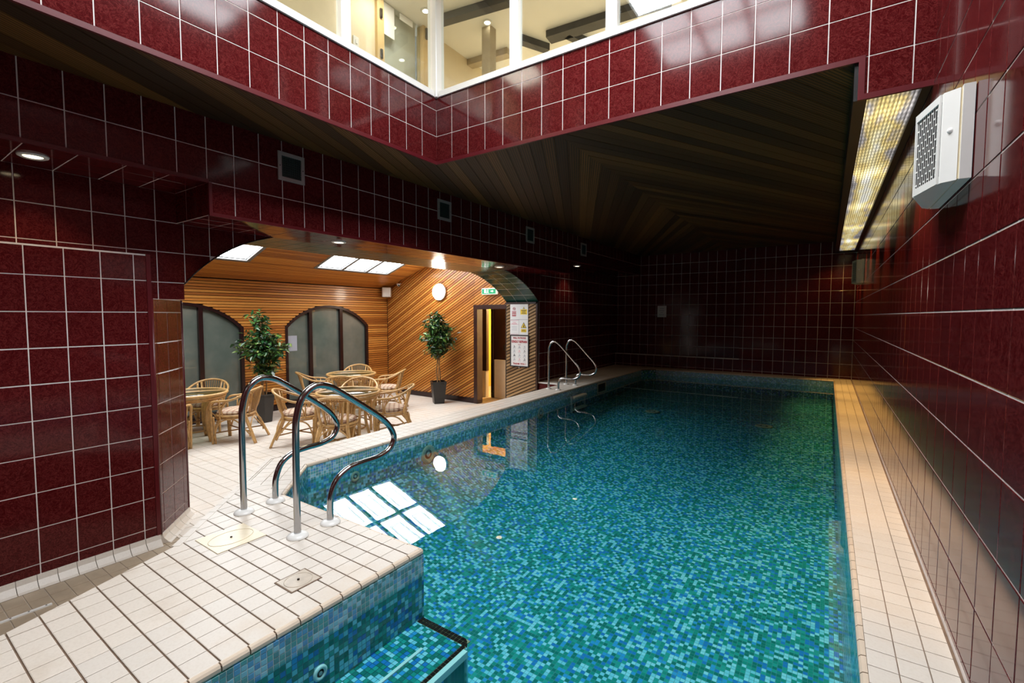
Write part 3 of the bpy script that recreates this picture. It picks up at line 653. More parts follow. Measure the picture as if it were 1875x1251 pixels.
# ---- lighting trough along the right wall
tr = empty('light_trough', (0.28, 7.4, 2.56), label='long corrugated yellow-white light panel above the right wall coping', cat='light')
def local(o, par): o.matrix_parent_inverse = Matrix.Translation(-Vector(par.location)); return o
local(MB().box(0.085, 0.11, BY+.012, 11.5, 2.55, CZ+.02).build('side_board', 'black_metal', tr), tr)
local(MB().box(0.11, 0.150, BY+.012, 11.5, 2.55, 2.575).build('frame', 'black_metal', tr), tr)
local(MB().box(0.395, XR-.006, BY+.012, 11.5, 2.55, 2.575).build('frame', 'black_metal', tr), tr)
local(MB().box(0.11, XR-.006, 11.28, 11.55, 2.55, 2.60).build('end_cap', 'black_metal', tr), tr)
mb = MB(); n = 60; xs = [0.150+(0.395-0.150)*i/n for i in range(n+1)]
vs_ = [(x, y, 2.568+0.004*math.sin(i*PI/2)) for y in (BY+.012, 11.28) for i, x in enumerate(xs)]
mb.add(vs_, [(i, n+1+i, n+2+i, i+1) for i in range(n)]); local(mb.build('corrugated_diffuser', 'lamp_diffuser', tr), tr)
local(MB().box(0.11, XR-.006, BY+.012, 11.5, 2.62, 2.64).build('reflector', 'white_paint', tr), tr)
TROUGH_SPOTS = [(3.65, 95, 64), (4.6, 62, 58), (5.6, 80, 58), (6.6, 95, 56), (7.6, 120, 54), (8.5, 130, 52), (9.7, 160, 50), (10.6, 130, 50), (11.1, 9, 140)]
# ---- near end and enclosing walls
nw = slab('wall_near', (0, YN, 0), -X_, Z_, [[(-XR-.2, -1.2), (9.1, -1.2), (9.1, 5.06), (-XR-.2, 5.06)]], 0.15, 'white_paint', kind='structure', label='tiled wall closing the near end of the pool hall', cat='wall')
tiles(nw, (0, YN, 0), -X_, Z_, [[(-XR, -.6), (4.6, -.6), (4.6, 3.41), (-XR, 3.41)]], TW, TH_, 'red_tile', av=RY, limit=0)
# ---- light well: upper windows, added roof lantern
def window(name, O, U, u0, u1, mull, lb, corner=None):
    w = empty(name, tuple(Vector(O)+U*((u0+u1)/2)+Z_*BZ1), kind='structure', label=lb, cat='window')
    N = U.cross(Z_); inv = Matrix.Translation(-Vector(w.location)); O = Vector(O)
    def bar(nm, a0, a1, z0, z1, d0=-.05, d1=0.012):
        o = MB().prism([(a0, z0), (a1, z0), (a1, z1), (a0, z1)], O+N*d0, U, Z_, N, d1-d0).build(nm, 'white_plastic', w); o.matrix_parent_inverse = inv; return o
    bar('sill', u0, u1, BZ1-.008, BZ1+.045, -.06, 0.02); bar('head', u0, u1, 4.62, 4.70)
    ms = [u0]+mull+[u1]
    for a in mull: bar('mullion', a-.045, a+.045, BZ1+.045, 4.62)
    for a, b in zip(ms[:-1], ms[1:]):
        o = MB().prism([(a, BZ1+.045), (b, BZ1+.045), (b, 4.62), (a, 4.62)], O+N*-.03, U, Z_, N, 0.006).build('pane', 'pane_glass', w); o.matrix_parent_inverse = inv
    return w
w1 = window('window_1', (BX, 0, 0), Y_, YN, BY-.05, [-0.85, 0.25, 1.35, 2.43], 'white framed upper windows on the left showing a wooden door and notices')
w2 = window('window_2', (0, BY, 0), X_, BX+.05, XR, [-2.327, -1.435, -0.52], 'white framed upper windows across the far side of the light well')
MB().bbox(BX-.08, BX+.035, BY-.035, BY+.08, BZ1-.01, 4.70, 0.006).build('window_post', 'white_plastic', kind='structure', label='white corner post between the two upper windows', cat='window post')
up_ = MB(); up_.box(BX-.1, BX, YN, BY+.1, 4.70, 5.0); up_.box(BX-.1, XR, BY, BY+.1, 4.70, 5.0)
up_.build('wall_upper', 'white_paint', kind='structure', label='white wall band above the upper windows', cat='wall')
GX0, GX1, GY0, GY1, RZ = -1.95, -0.30, 0.20, 2.85, 4.74  # unseen lantern, sized and placed to brighten the beams and platform
rf = empty('added_lantern', (-1.4, 0.8, RZ), kind='structure', label='added unseen roof lantern lighting the beams and platform', cat='roof')
nx_, ny_ = 3, 4; ax, ay = (GX1-GX0)/nx_, (GY1-GY0)/ny_
inv = Matrix.Translation(-Vector(rf.location))
for i in range(nx_):
    for j in range(ny_):
        x0, y0 = GX0+ax*i, GY0+ay*j
        o = MB().add([(x0+.03, y0+.03, RZ), (x0+.03, y0+ay-.03, RZ), (x0+ax-.03, y0+ay-.03, RZ), (x0+ax-.03, y0+.03, RZ)], [(0, 1, 2, 3)]).build('pane', 'lantern_glow', rf); o.matrix_parent_inverse = inv
for i in range(nx_+1):
    o = MB().box(GX0+ax*i-.03, GX0+ax*i+.03, GY0, GY1, RZ-.04, RZ+.06).build('glazing_bar', 'white_paint', rf); o.matrix_parent_inverse = inv
for j in range(ny_+1):
    o = MB().box(GX0, GX1, GY0+ay*j-.03, GY0+ay*j+.03, RZ-.035, RZ+.055).build('glazing_bar', 'white_paint', rf); o.matrix_parent_inverse = inv
mb = MB()
for b in ((BX, XR+.1, YN, GY0), (BX, XR+.1, GY1, BY), (BX, GX0, GY0, GY1), (GX1, XR+.1, GY0, GY1)): mb.box(*b, RZ, RZ+.1)
mb.build('ceiling_well', 'beam_tan', kind='structure', label='unseen ceiling round the added lantern, tan to cut bounced light', cat='ceiling')  # ceiling out of view, toned down so less light bounces off it
# ---- upper rooms behind the glass
ur = MB(); ur.box(-4.3, BX-.10, YN, 7.5, 2.995, 3.02); ur.box(BX-.10, XR+.1, BY+.14, 7.5, 2.995, 3.02)
ur.build('floor_upper', 'pale_wall', kind='structure', label='floor of the upper corridor behind the windows', cat='floor')
cu_ = MB(); cu_.box(-4.3, BX-.1, YN, 7.5, 4.70, 4.8); cu_.box(BX-.1, XR+.1, BY+.1, 7.5, 4.70, 4.8)
cu = cu_.build('ceiling_upper', 'white_paint', kind='structure', label='white ceiling of the upper corridor with dark beams', cat='ceiling')
wu = MB(); wu.box(-4.3, -4.1, YN, 3.44, 3.0, 4.8); wu.box(-4.3, -4.1, 4.24, 7.5, 3.0, 4.8); wu.box(-4.3, XR+.1, 7.4, 7.5, 3.0, 4.8)
wu = wu.build('wall_upper_back', 'pale_wall', kind='structure', label='pale timber wall of the upper corridor', cat='wall')
for nm, x0, y0, x1, y1, wd_, mt in (('ceiling_beam', -3.85, 4.12, -2.95, 4.28, 0.11, 'beam_grey'), ('ceiling_beam', -2.92, 5.10, -1.5, 5.22, 0.16, 'beam_grey'), ('ceiling_beam', -4.45, 5.0, -3.5, 5.1, 0.12, 'beam_tan'), ('ceiling_beam', -2.70, 5.15, -2.5, 5.7, 0.09, 'beam_grey'), ('ceiling_beam', -1.4, 5.0, 0.3, 5.12, 0.16, 'beam_grey'), ('ceiling_beam', -3.25, 4.9, -3.05, 5.3, 0.10, 'beam_grey')):
    d = Vector((x1-x0, y1-y0, 0)); L = d.length; d.normalize()
    MB().prism([(0, -wd_/2), (L, -wd_/2), (L, wd_/2), (0, wd_/2)], (x0, y0, 4.62), d, Z_.cross(d), Z_, 0.079).build(nm, mt, cu)
MB().box(-3.52, -3.40, 4.55, 4.67, 3.02, 4.70).build('post', 'beam_tan', cu)
dr = empty('door_2', (-4.1, 3.83, 3.02), kind='structure', label='pale wood framed glazed door in the upper corridor', cat='door'); inv = Matrix.Translation(-Vector(dr.location))
for nm, a in (('door_stile', (3.44, 3.53)), ('door_stile', (4.12, 4.24))):
    o = MB().box(-4.16, -4.06, *a, 3.02, 4.7).build(nm, 'pale_wood', dr); o.matrix_parent_inverse = inv
o = MB().box(-4.20, -4.195, 3.53, 4.12, 3.02, 4.70).build('pane', 'off_white_wall', dr); o.matrix_parent_inverse = inv
o = MB().box(-4.12, -4.115, 3.53, 4.12, 3.02, 4.70).build('pane', 'pane_glass', dr); o.matrix_parent_inverse = inv
for y in (3.47,):
    for z in (4.08, 4.50): o = MB().bbox(-4.06, -4.04, y, y+.03, z-.05, z+.05, 0.005).build('hinge', 'brown_handle', dr); o.matrix_parent_inverse = inv
o = MB().bbox(-4.06, -4.035, 4.15, 4.18, 4.55, 4.68, 0.005).build('handle', 'brown_handle', dr); o.matrix_parent_inverse = inv
for y0, y1, z0, lb in ((3.56, 3.72, 4.35, 'white notice taped on the door glass, left of the two'), (3.80, 4.00, 4.62, 'white notice taped on the door glass, right of the two')):
    MB().box(-4.112, -4.110, y0, y1, z0, 4.69).build('door_notice', 'paper', label=lb, cat='notice')
s_ = MB().bbox(-4.1, -4.085, 3.15, 3.22, 4.02, 4.13, 0.004).build('light_switch', 'white_plastic', label='white switch on the timber wall beside the upper door', cat='switch')
MB().bbox(-4.084, -4.079, 3.175, 3.195, 4.055, 4.095, 0.002).build('rocker', 'paper', s_)
for x0, y0, lb in ((-3.40, 4.50, 'bright ceiling spot seen through the far upper window'), (-3.85, 3.95, 'bright ceiling spot seen through the upper door window'), (-1.2, 4.6, 'ceiling spot further right in the upper corridor'), (-3.7, 1.2, 'ceiling spot above the left upper window')):
    o = empty('ceiling_spot', (x0, y0, 4.69), label=lb, cat='lamp', group='spots in the upper corridor')
    MB().lathe([(0.030, 0.003), (0.055, -.006), (0.06, 0.004), (0.058, 0.010)], 20).build('bezel', 'white_plastic', o)
    MB().lathe([(0.001, -.001), (0.034, -.0005), (0.034, 0.003)], 16).build('bulb', 'upper_lamp_glow', o)
def lamp(name, kind, loc, power, color, size=0.1, rot=(0, 0, 0), spot=None, sy=None):
    d = bpy.data.lights.new(name, kind); d.energy = power; d.color = color
    if kind == 'AREA':
        d.size = size
        if sy: d.shape = 'RECTANGLE'; d.size_y = sy
    elif kind in ('POINT', 'SPOT'): d.shadow_soft_size = size
    if spot: d.spot_size = spot; d.spot_blend = 0.6
    o = bpy.data.objects.new(name, d); COL.objects.link(o); o.location = loc; o.rotation_euler = rot; return o
for yy, pw, an in TROUGH_SPOTS: lamp('trough_lamp', 'SPOT', (0.24, yy, 2.535), pw, (1.0, 0.54, 0.13), 0.03, rot=(0, math.radians(-5), 0), spot=math.radians(an))
lamp('upper_room_light', 'AREA', (-3.70, 1.2, 4.685), 24, (1, 0.92, 0.78), 0.5)
lamp('upper_room_light', 'AREA', (-3.6, 6.4, 4.685), 34, (1, 0.93, 0.82), 0.6); lamp('upper_room_light', 'AREA', (-3.72, 3.4, 4.685), 9, (1, 0.93, 0.82), 0.3)
lamp('upper_room_light', 'AREA', (-1.2, 6.4, 4.685), 48, (0.95, 0.97, 1), 0.6)

# ================================================================== SEATING ROOM
RS = 0.35
def ceil_z(x): return 1.925+RS*(x+8.95)
# ---- window wall
wz = FZ
ww_poly = [(1.5, FZ), (7.9, FZ), (7.9, 1.93), (1.5, 1.93)]
W2 = dict(y0=5.14, y1=7.16, m=(5.70, 6.44)); W1 = dict(y0=2.32, y1=4.345, m=(2.88, 3.64))
SILL, SPR, APX = FZ+.10, 1.05, 1.49
def win_outline(w, off=0.0):
    c = (w['y0']+w['y1'])/2; hw = (w['y1']-w['y0'])/2+off; rise = APX-SPR+off; R = (hw*hw+rise*rise)/(2*rise); cz = SPR+rise-R
    a = math.asin(hw/R); return [(w['y0']-off, SILL-off), (w['y1']+off, SILL-off)]+[(c+R*math.sin(a-2*a*i/20), cz+R*math.cos(a-2*a*i/20)) for i in range(21)]
# wall body in strips round the windows (frame: U = y, V = z, N = +x)
back = MB().box(SX-.25, SX-.10, 1.4, 8.0, FZ-.2, 2.0).build('wall_back', 'dark_gap', kind='structure', label='cedar boarded wall with two arched windows behind the rattan tables', cat='wall')
def row_cut(v0, v1):
    """pieces of a horizontal board between the windows"""
    segs = [(1.6, SY)]
    for w in (W1, W2):
        out = win_outline(w, 0.0); zc = (v0+v1)/2
        if zc > APX or zc < SILL: continue
        if zc <= SPR: a, b = w['y0'], w['y1']
        else:
            c = (w['y0']+w['y1'])/2; hw = (w['y1']-w['y0'])/2; rise = APX-SPR; R = (hw*hw+rise*rise)/(2*rise); cz = SPR+rise-R
            h_ = math.sqrt(max(R*R-(zc-cz)**2, 0)); a, b = c-h_, c+h_
        ns = []
        for s0, s1 in segs:
            if s0 < a: ns.append((s0, min(a, s1)))
            if s1 > b: ns.append((max(b, s0), s1))
        segs = ns
    return [s for s in segs if s[1]-s[0] > 0.03]
z = FZ+.12
while z < 1.93:
    v1 = min(z+.05, 1.93)
    for s0, s1 in row_cut(z, v1):
        mb = MB(); mb.prism([(0, 0), (s1-s0, 0), (s1-s0, v1-z-.010), (0, v1-z-.010)], (0, 0, 0), X_, Y_, Z_, 0.10*random.uniform(0.97, 1.03))
        o = link('board', mb.mesh('board', 'cedar'), back); o.matrix_local = frame_m(Vector((SX-.10, s0, z+.003)), Y_, Z_, X_)
    z += .05
MB().box(SX-.1, SX+.012, 4.36, 5.12, FZ, FZ+.11).build('skirting', 'dark_frame', back); MB().box(SX-.1, SX+.012, 7.18, SY, FZ, FZ+.11).build('skirting', 'dark_frame', back)
MB().box(SX-.1, SX+.002, 5.0, 7.3, FZ, FZ+.09).build('window_sill', 'dark_frame', back); MB().box(SX-.1, SX+.002, 2.2, 4.4, FZ, FZ+.09).build('window_sill', 'dark_frame', back)
for i, (w, lb) in enumerate(((W1, 'arched dark framed window with frosted panes left of the potted tree'), (W2, 'arched dark framed window with frosted panes behind the rear rattan table'))):
    o = empty('window_%d' % (i+3), (SX, (w['y0']+w['y1'])/2, SILL), kind='structure', label=lb, cat='window'); inv = Matrix.Translation(-Vector(o.location))
    out = win_outline(w, -.01); outer = win_outline(w, 0.0)
    k = len(out); mb = MB()
    for e in range(k):
        a, b, c_, d_ = out[e-1], out[e], outer[e], outer[e-1]
        def sc_(p, f): cy_ = (w['y0']+w['y1'])/2; cz_ = 0.5; return (cy_+(p[0]-cy_)*f, cz_+(p[1]-cz_)*f)
        mb.prism([sc_(a, 0.955), sc_(b, 0.955), c_, d_][::-1] if area([sc_(a, .955), sc_(b, .955), c_, d_]) < 0 else [sc_(a, 0.955), sc_(b, 0.955), c_, d_], (SX-.09, 0, 0), Y_, Z_, X_, 0.10)
    f = mb.build('window_frame', 'dark_frame', o); f.matrix_parent_inverse = inv
    for my in w['m']:
        c = (w['y0']+w['y1'])/2; hw = 1.01; rise = APX-SPR; R = (hw*hw+rise*rise)/(2*rise); ztop = SPR+rise-R+math.sqrt(R*R-(my-c)**2)
        f = MB().box(SX-.09, SX+.005, my-.035, my+.035, SILL, ztop-.01).build('mullion', 'dark_frame', o); f.matrix_parent_inverse = inv
    edges = [w['y0']]+list(w['m'])+[w['y1']]
    for a, b in zip(edges[:-1], edges[1:]):
        p = clip_rect(ccw(out), a, b, -5, 5)
        f = MB().prism(p, (SX-.07, 0, 0), Y_, Z_, X_, 0.012).build('pane', 'frosted_glass', o); f.matrix_parent_inverse = inv
# paper notice stuck on the right-hand window pane
MB().box(SX-.056, SX-.054, 5.20, 5.42, 0.55, 0.86).build('pane_notice', 'sign_grey', label='pale sheet stuck on the left pane of the rear arched window', cat='notice')
# ---- diagonal-board wall with the door opening
DX0, DX1, DZT = -6.197, -5.33, 1.48
dpoly = [(SX, FZ+.11), (DX0, FZ+.11), (DX0, DZT), (DX1, DZT), (DX1, ceil_z(DX1)), (SX, ceil_z(SX))]
wdg = slab('wall_diagonal', (0, SY+.03, 0), X_, Z_, [dpoly, [(SX, FZ), (DX0, FZ), (DX0, FZ+.11), (SX, FZ+.11)]], 0.12, 'dark_gap', kind='structure', label='wall of cedar slats set on the slant with a round lamp', cat='wall')
slats(wdg, (0, SY+.03, 0), X_, Z_, [[(SX, FZ+.11), (DX0, FZ+.11), (DX0, ceil_z(DX0)), (SX, ceil_z(SX))], [(DX0, DZT), (DX1, DZT), (DX1, ceil_z(DX1)), (DX0, ceil_z(DX0))]], math.radians(29), 0.052, 'cedar', gap=0.012, th=0.026)
MB().box(SX, DX0, SY-.02, SY+.03, FZ, FZ+.11).build('skirting', 'dark_frame', wdg)
# jamb panel with the signs
jm = slab('wall_jamb', (0, 7.66, 0), X_, Z_, [[(DX1, FZ), (XA-.005, FZ), (XA-.005, 1.54), (DX1, 1.54)]], 0.20, 'dark_gap', kind='structure', label='slatted timber pier carrying the pool notices', cat='wall')
slats(jm, (0, 7.66, 0), X_, Z_, [[(DX1+.03, FZ), (XA-.03, FZ), (XA-.03, 1.505), (DX1+.03, 1.505)]], math.radians(24), 0.058, 'cedar_grey', gap=0.017, th=0.022)
mb = MB(); mb.box(XA-.035, XA+.004, 7.63, 7.679, FZ, 1.54); mb.box(DX1, XA, 7.63, 7.679, 1.505, 1.54); mb.build('corner_post', 'mahogany', jm)
# ---- door opening, frame, leaf and the yellow passage
d1 = empty('door_1', ((DX0+DX1)/2, SY, FZ), kind='structure', label='dark wooden doorway standing ajar onto a yellow passage', cat='door'); inv = Matrix.Translation(-Vector(d1.location))
def dpart(nm, mt, *b):
    o = MB().bbox(*b, 0.006).build(nm, mt, d1); o.matrix_parent_inverse = inv; return o
dpart('door_frame', 'mahogany', DX0-.01, DX0+.085, SY-.035, SY+.16, FZ, DZT+.02); dpart('door_frame', 'mahogany', DX1-.05, DX1+.03, SY-.035, SY+.16, FZ, DZT+.02); dpart('door_head', 'mahogany', DX0-.01, DX1+.03, SY-.04, SY+.16, DZT-.07, DZT+.02)
# leaf pushed open on the left, upper timber / lower kick panel; and the lobby screen on the right
pa = MB(); pa.box(-7.6, -4.7, 10.2, 10.3, FZ, 2.2)
pas = pa.build('wall_passage', 'yellow_wall', kind='structure', label='yellow end wall of the passage behind the doorway', cat='wall')
MB().box(-7.7, -4.6, SY+.15, 10.3, 2.0, 2.1).build('ceiling_passage', 'yellow_wall', kind='structure', label='ceiling of the passage behind the doorway', cat='ceiling')
MB().box(-5.30, -5.20, SY+.3, 10.3, FZ, 2.1).build('wall_passage_right', 'yellow_wall', kind='structure', label='right wall of the passage behind the doorway', cat='wall')
MB().box(-7.5, -7.4, SY+.2, 10.3, FZ, 2.1).build('wall_passage_left', 'yellow_wall', kind='structure', label='left wall of the passage behind the doorway', cat='wall')
# left lobby screen
dpart('screen_upper', 'mahogany', -6.62, -6.46, 8.50, 8.60, 0.0, 1.46); dpart('screen_base', 'corridor_tile', -6.62, -6.47, 8.49, 8.61, FZ, 0.0)
leaf = dpart('door_leaf', 'mahogany', -6.33, -5.86, 8.55, 8.62, 0.28, 1.46); dpart('screen_base', 'corridor_tile', -6.24, -5.80, 8.50, 8.66, FZ, 0.28)
dpart('screen_post', 'dark_frame', -6.335, -6.26, 8.50, 8.63, FZ, 1.46)
MB().bbox(-6.02, -5.97, 8.535, 8.56, 0.50, 0.62, 0.004).build('push_plate', 'black_metal', leaf)
lamp('passage_light', 'POINT', (-6.0, 9.5, 1.7), 200, (1, 0.85, 0.5), 0.1)
# ---- sloped ceiling with two roof windows
sk = [(2.33, 4.09), (5.35, 7.13)]; skx0, skx1 = -8.2, -6.28
sl = math.hypot(1, RS); SU = Vector((1/sl, 0, RS/sl)); SN_up = Vector((-RS/sl, 0, 1/sl))
cso = Vector((SX, 0, ceil_z(SX)))
def su(x): return (x-SX)*sl
u_lo, u_hi = su(SX), su(XI)
cs_polys = []
for a, b in ((1.5, 2.33), (4.09, 5.35), (7.13, SY+.05)): cs_polys.append([(a, u_lo), (b, u_lo), (b, u_hi), (a, u_hi)])
for a, b in sk: cs_polys += [[(a, u_lo), (b, u_lo), (b, su(skx0)), (a, su(skx0))], [(a, su(skx1)), (b, su(skx1)), (b, u_hi), (a, u_hi)]]
mb = MB()
for p in cs_polys: mb.prism([(u, y) for y, u in p], cso+SN_up*.02, SU, Y_, SU.cross(Y_), 0.1)
cs = mb.build('ceiling_seating', 'dark_gap', kind='structure', label='sloping cedar board ceiling of the seating room with roof windows', cat='ceiling')
# frame looking down: U = y, V = SU -> N = y x SU = -SN_up
uu = u_lo
for k in range(int((u_hi-u_lo)/0.06)+1):
    v0, v1 = u_lo+.06*k, min(u_lo+.06*(k+1), u_hi)
    if v1-v0 < .01: continue
    segs = [(1.6, SY+.02)]
    if su(skx0)-.02 < (v0+v1)/2 < su(skx1)+.02: segs = [(1.6, 2.33), (4.09, 5.35), (7.13, SY+.02)]
    for s0, s1 in segs:
        mb = MB(); mb.prism([(0, 0), (s1-s0, 0), (s1-s0, v1-v0-.009), (0, v1-v0-.009)], (0, 0, 0), X_, Y_, Z_, 0.02)
        o = link('board', mb.mesh('board', 'cedar'), cs); o.matrix_local = frame_m(cso+SN_up*.02+Y_*s0+SU*(v0+.003), Y_, SU, Y_.cross(SU))
for i, (a, b) in enumerate(sk):
    w = empty('window_%d' % (5+i), tuple(cso+SU*su(-7.2)+Y_*((a+b)/2)), kind='structure', label=('roof window with white deep-set panes at the left of the sloped ceiling', 'roof window with white deep-set panes in front of the slatted end wall')[i], cat='roof window')
    inv = Matrix.Translation(-Vector(w.location)); W_ = (b-a)/3; u0, u1 = su(skx0), su(skx1); H_ = (u1-u0)/2
    for r in range(2):
        for c in range(3):
            ya, yb, ua, ub = a+W_*c+.03, a+W_*(c+1)-.03, u0+H_*r+.03, u0+H_*(r+1)-.03
            O_ = cso
            def P3(y, u, d): return O_+Y_*y+SU*u+SN_up*d
            lo = [(ya, ua), (yb, ua), (yb, ub), (ya, ub)]
            f = MB().add([P3(y, u, 0.035) for y, u in lo], [(0, 1, 2, 3)]).build('pane', 'sky_glow', w); f.matrix_parent_inverse = inv
            for i_, r_ in ((.13, .006), (.155, .004)):
                hi = [(ya+i_, ua+i_*1.5), (yb-i_, ua+i_*1.5), (yb-i_, ub-i_), (ya+i_, ub-i_)]
                f = MB().tube([P3(y, u, 0.03) for y, u in hi], r_, 4, closed=True).build('sash', 'bar_grey', w); f.matrix_parent_inverse = inv
    for c in range(4):
        y = a+W_*c; f = MB().prism([(-.03, u0), (.03, u0), (.03, u1), (-.03, u1)], cso+Y_*y+SN_up*.02, Y_, SU, Y_.cross(SU), 0.025).build('glazing_bar', 'bar_grey', w); f.matrix_parent_inverse = inv
    for r in range(3):
        u = u0+H_*r; f = MB().prism([(a, u-.03), (b, u-.03), (b, u+.03), (a, u+.03)], cso+SN_up*.02, Y_, SU, Y_.cross(SU), 0.024).build('glazing_bar', 'bar_grey', w); f.matrix_parent_inverse = inv
MB().box(-9.1, XI, 1.35, 1.6, FZ, 3.3).build('wall_seating_near', 'mahogany', kind='structure', label='dark timber wall at the near end of the seating room', cat='wall')

# ================================================================== FIXED THINGS
# ---- wall globe lamp
g = empty('wall_lamp', (-7.18, SY-.01, 1.80), label='round glowing white wall lamp on the slanted cedar slats', cat='lamp')
RX = Matrix.Rotation(PI/2, 3, 'X')
MB().lathe([(0.19, 0.0), (0.19, 0.03), (0.17, 0.035)], 28, R=RX).build('base', 'white_plastic', g)
MB().lathe([(0.175, 0.034), (0.172, 0.055), (0.15, 0.085), (0.10, 0.105), (0.04, 0.115), (0.001, 0.116)], 28, R=RX).build('shade', 'globe_glow', g)
# ---- recessed downlights in the soffits
for loc, lb in (((-4.25, 0.80, 2.295), 'round downlight in the soffit above the lower tiled wall'), ((-4.26, 3.06, 2.045), 'round downlight over the left part of the arch'), ((-4.30, 6.0, 2.045), 'round downlight over the right part of the arch'), ((-4.28, 8.7, 2.295), 'round downlight in the dark corner past the arch')):
    o = empty('downlight', loc, label=lb, cat='lamp', group='downlights in the tiled soffit')
    MB().lathe([(0.045, -.001), (0.062, -.012), (0.075, -.006), (0.078, 0.004)], 24).build('bezel', 'white_plastic', o)
    MB().lathe([(0.001, -.006), (0.047, -.006), (0.047, 0.002)], 20).build('bulb', 'lamp_glow', o)
    lamp('downlight_beam', 'SPOT', (loc[0], loc[1], loc[2]-.03), 7, (1, 0.78, 0.5), 0.04, spot=math.radians(110))
# ---- vents on the fascia
for yc, zc, lb in ((2.38, 2.575, 'nearest and palest square vent grille on the burgundy fascia'), (4.37, 2.575, 'second square vent grille along the burgundy fascia'), (6.38, 2.56, 'third square vent grille along the burgundy fascia'), (8.35, 2.56, 'farthest dim square vent grille along the burgundy fascia')):
    o = empty('wall_vent', (XU+.006, yc, zc), label=lb, cat='vent', group='vents on the tiled fascia')
    mb = MB(); s_, e_ = 0.122, 0.09
    for b in ((-s_, s_, -s_, -e_), (-s_, s_, e_, s_), (-s_, -e_, -e_, e_), (e_, s_, -e_, e_)): mb.box(0, 0.012, *b)
    vf = mb.build('frame', 'grey_metal', o); MB().box(-.002, 0.001, -e_, e_, -e_, e_).build('backing', 'vent_green', o)
    mb = MB()
    for k in range(9):
        q = -e_+.18*(k+.5)/9; mb.box(0.001, 0.008, -e_, e_, q-.003, q+.003); mb.box(0.0015, 0.0075, q-.002, q+.002, -e_, e_)
    mb.build('grille', 'vent_green', o)
    for sy_ in (-1, 1): MB().lathe([(0.005, 0), (0.004, 0.003)], 8, (0.012, sy_*.106, 0), R=Matrix.Rotation(PI/2, 3, 'Y')).build('screw', 'black_metal', vf)
# ---- bow-fronted heaters on the right wall
def heater(y0, lb, mats, dz=0.0):
    o = empty('wall_heater', (XR-.006, y0, 1.81+dz), label=lb, cat='heater', group='heaters on the right wall')
    H_ = 0.35
    plan = [(0.0, 0.0), (-0.030, 0.0), (-0.083, 0.035), (-0.136, 0.275), (-0.070, 0.56), (0.0, 0.60)]
    MB().prism(ccw([(0, -.012), (-.034, -.012), (-.034, .61), (0, .61)]), (0, 0, 0.0), X_, Y_, Z_, H_+.006).build('back_plate', mats[0], o)
    MB().prism(ccw([(-.034, 0), (-.040, 0.004), (-.040, .60), (-.034, .60)]), (0, 0, 0.004), X_, Y_, Z_, H_-.006).build('seam', 'ivory_plate', o)
    MB().prism(ccw([(-.040, 0.0), (-.083, 0.030), (-.136, 0.275), (-.070, 0.56), (-.040, 0.60)]), (0, 0, 0), X_, Y_, Z_, H_).build('body', mats[0], o)
    a, b = Vector((-.086, .044, 0)), Vector((-.134, .264, 0)); d = (b-a).normalized(); n = Vector((-d.y, d.x, 0)); L = (b-a).length
    if n.x > 0: n = -n
    if d.cross(Z_).dot(n) < 0: a, d = b, -d
    MB().prism([(0, .03), (L, .03), (L, H_-.03), (0, H_-.03)], a+n*0.0002, d, Z_, n, 0.001).build('grille_back', 'black_pit', o)
    fr = MB()
    for r in ((0, L, .0, .03), (0, L, H_-.03, H_), (0, .012, .03, H_-.03), (L-.012, L, .03, H_-.03)): fr.prism([(r[0], r[2]), (r[1], r[2]), (r[1], r[3]), (r[0], r[3])], a+n*.001, d, Z_, n, 0.006)
    gf = fr.build('grille', mats[1], o)
    nl = 11
    for k in range(nl+1):
        u = .012+(L-.024)*k/nl
        MB().prism([(u-.0015, .03), (u+.0015, .03), (u+.0015, H_-.03), (u-.0015, H_-.03)], a+n*.001, d, Z_, n, 0.0013).build('grille_bar', mats[1], gf)
    mb = MB()
    for k in range(nl):
        u0_ = .012+(L-.024)*k/nl; u1_ = .012+(L-.024)*(k+1)/nl
        for j in range(5):
            zz_ = .03+(H_-.06)*(j+(0.5 if k % 2 else 0.0)+.25)/5
            if zz_ < H_-.035: mb.prism([(u0_, zz_-.003), (u1_, zz_-.003), (u1_, zz_+.003), (u0_, zz_+.003)], a+n*.001, d, Z_, n, 0.002)
    mb.build('grille_ties', mats[1], gf, kind='stuff')
    MB().lathe([(0.011, 0), (0.011, .004), (0.007, .007), (0.001, .008)], 14, (-.062, 0.0175, H_*.56), R=Matrix.Rotation(PI/2, 3, 'X')).build('screw_cap', 'paper', o)
heater(2.49, 'white bow-fronted fan heater high on the near right wall', ('white_plastic', 'white_plastic'))
heater(8.85, 'small cream fan heater at the far end of the right wall', ('cream_plastic', 'cream_plastic'), -.02)
# ---- speaker and camera in the room corner
o = empty('wall_speaker', (SX+.16, SY-.15, 1.83), label='square white loudspeaker in the upper corner of the seating room', cat='speaker')
Rz = Matrix.Rotation(math.radians(40), 3, 'Z')
MB().bbox(-.10, .10, -.07, .07, -.115, .115, 0.012, R=Rz).build('cabinet', 'white_plastic', o); MB().bbox(-.085, .085, -.076, -.069, -.10, .10, 0.003, R=Rz).build('grille', 'paper', o)
MB().box(-.02, .02, 0.05, 0.16, -.02, .02, R=Rz).build('bracket', 'grey_metal', o)
MB().box(-.13, -.122, 0.118, 0.124, -2.2, -.1).build('cable', 'black_metal', o)
o = empty('security_camera', (-8.42, SY-.10, 2.0), label='small white security camera on the slatted end wall', cat='camera')
MB().tube([(0, 0.09, 0.03), (0, 0.04, 0.02), (0, 0.0, 0.0)], 0.010, 8).build('arm', 'white_plastic', o)
MB().tube([(-.05, .02, 0.02), (.07, -.05, -.02)], 0.030, 14).build('housing', 'white_plastic', o); MB().tube([(.068, -.049, -.02), (.085, -.058, -.026)], 0.022, 12).build('lens', 'black_metal', o)
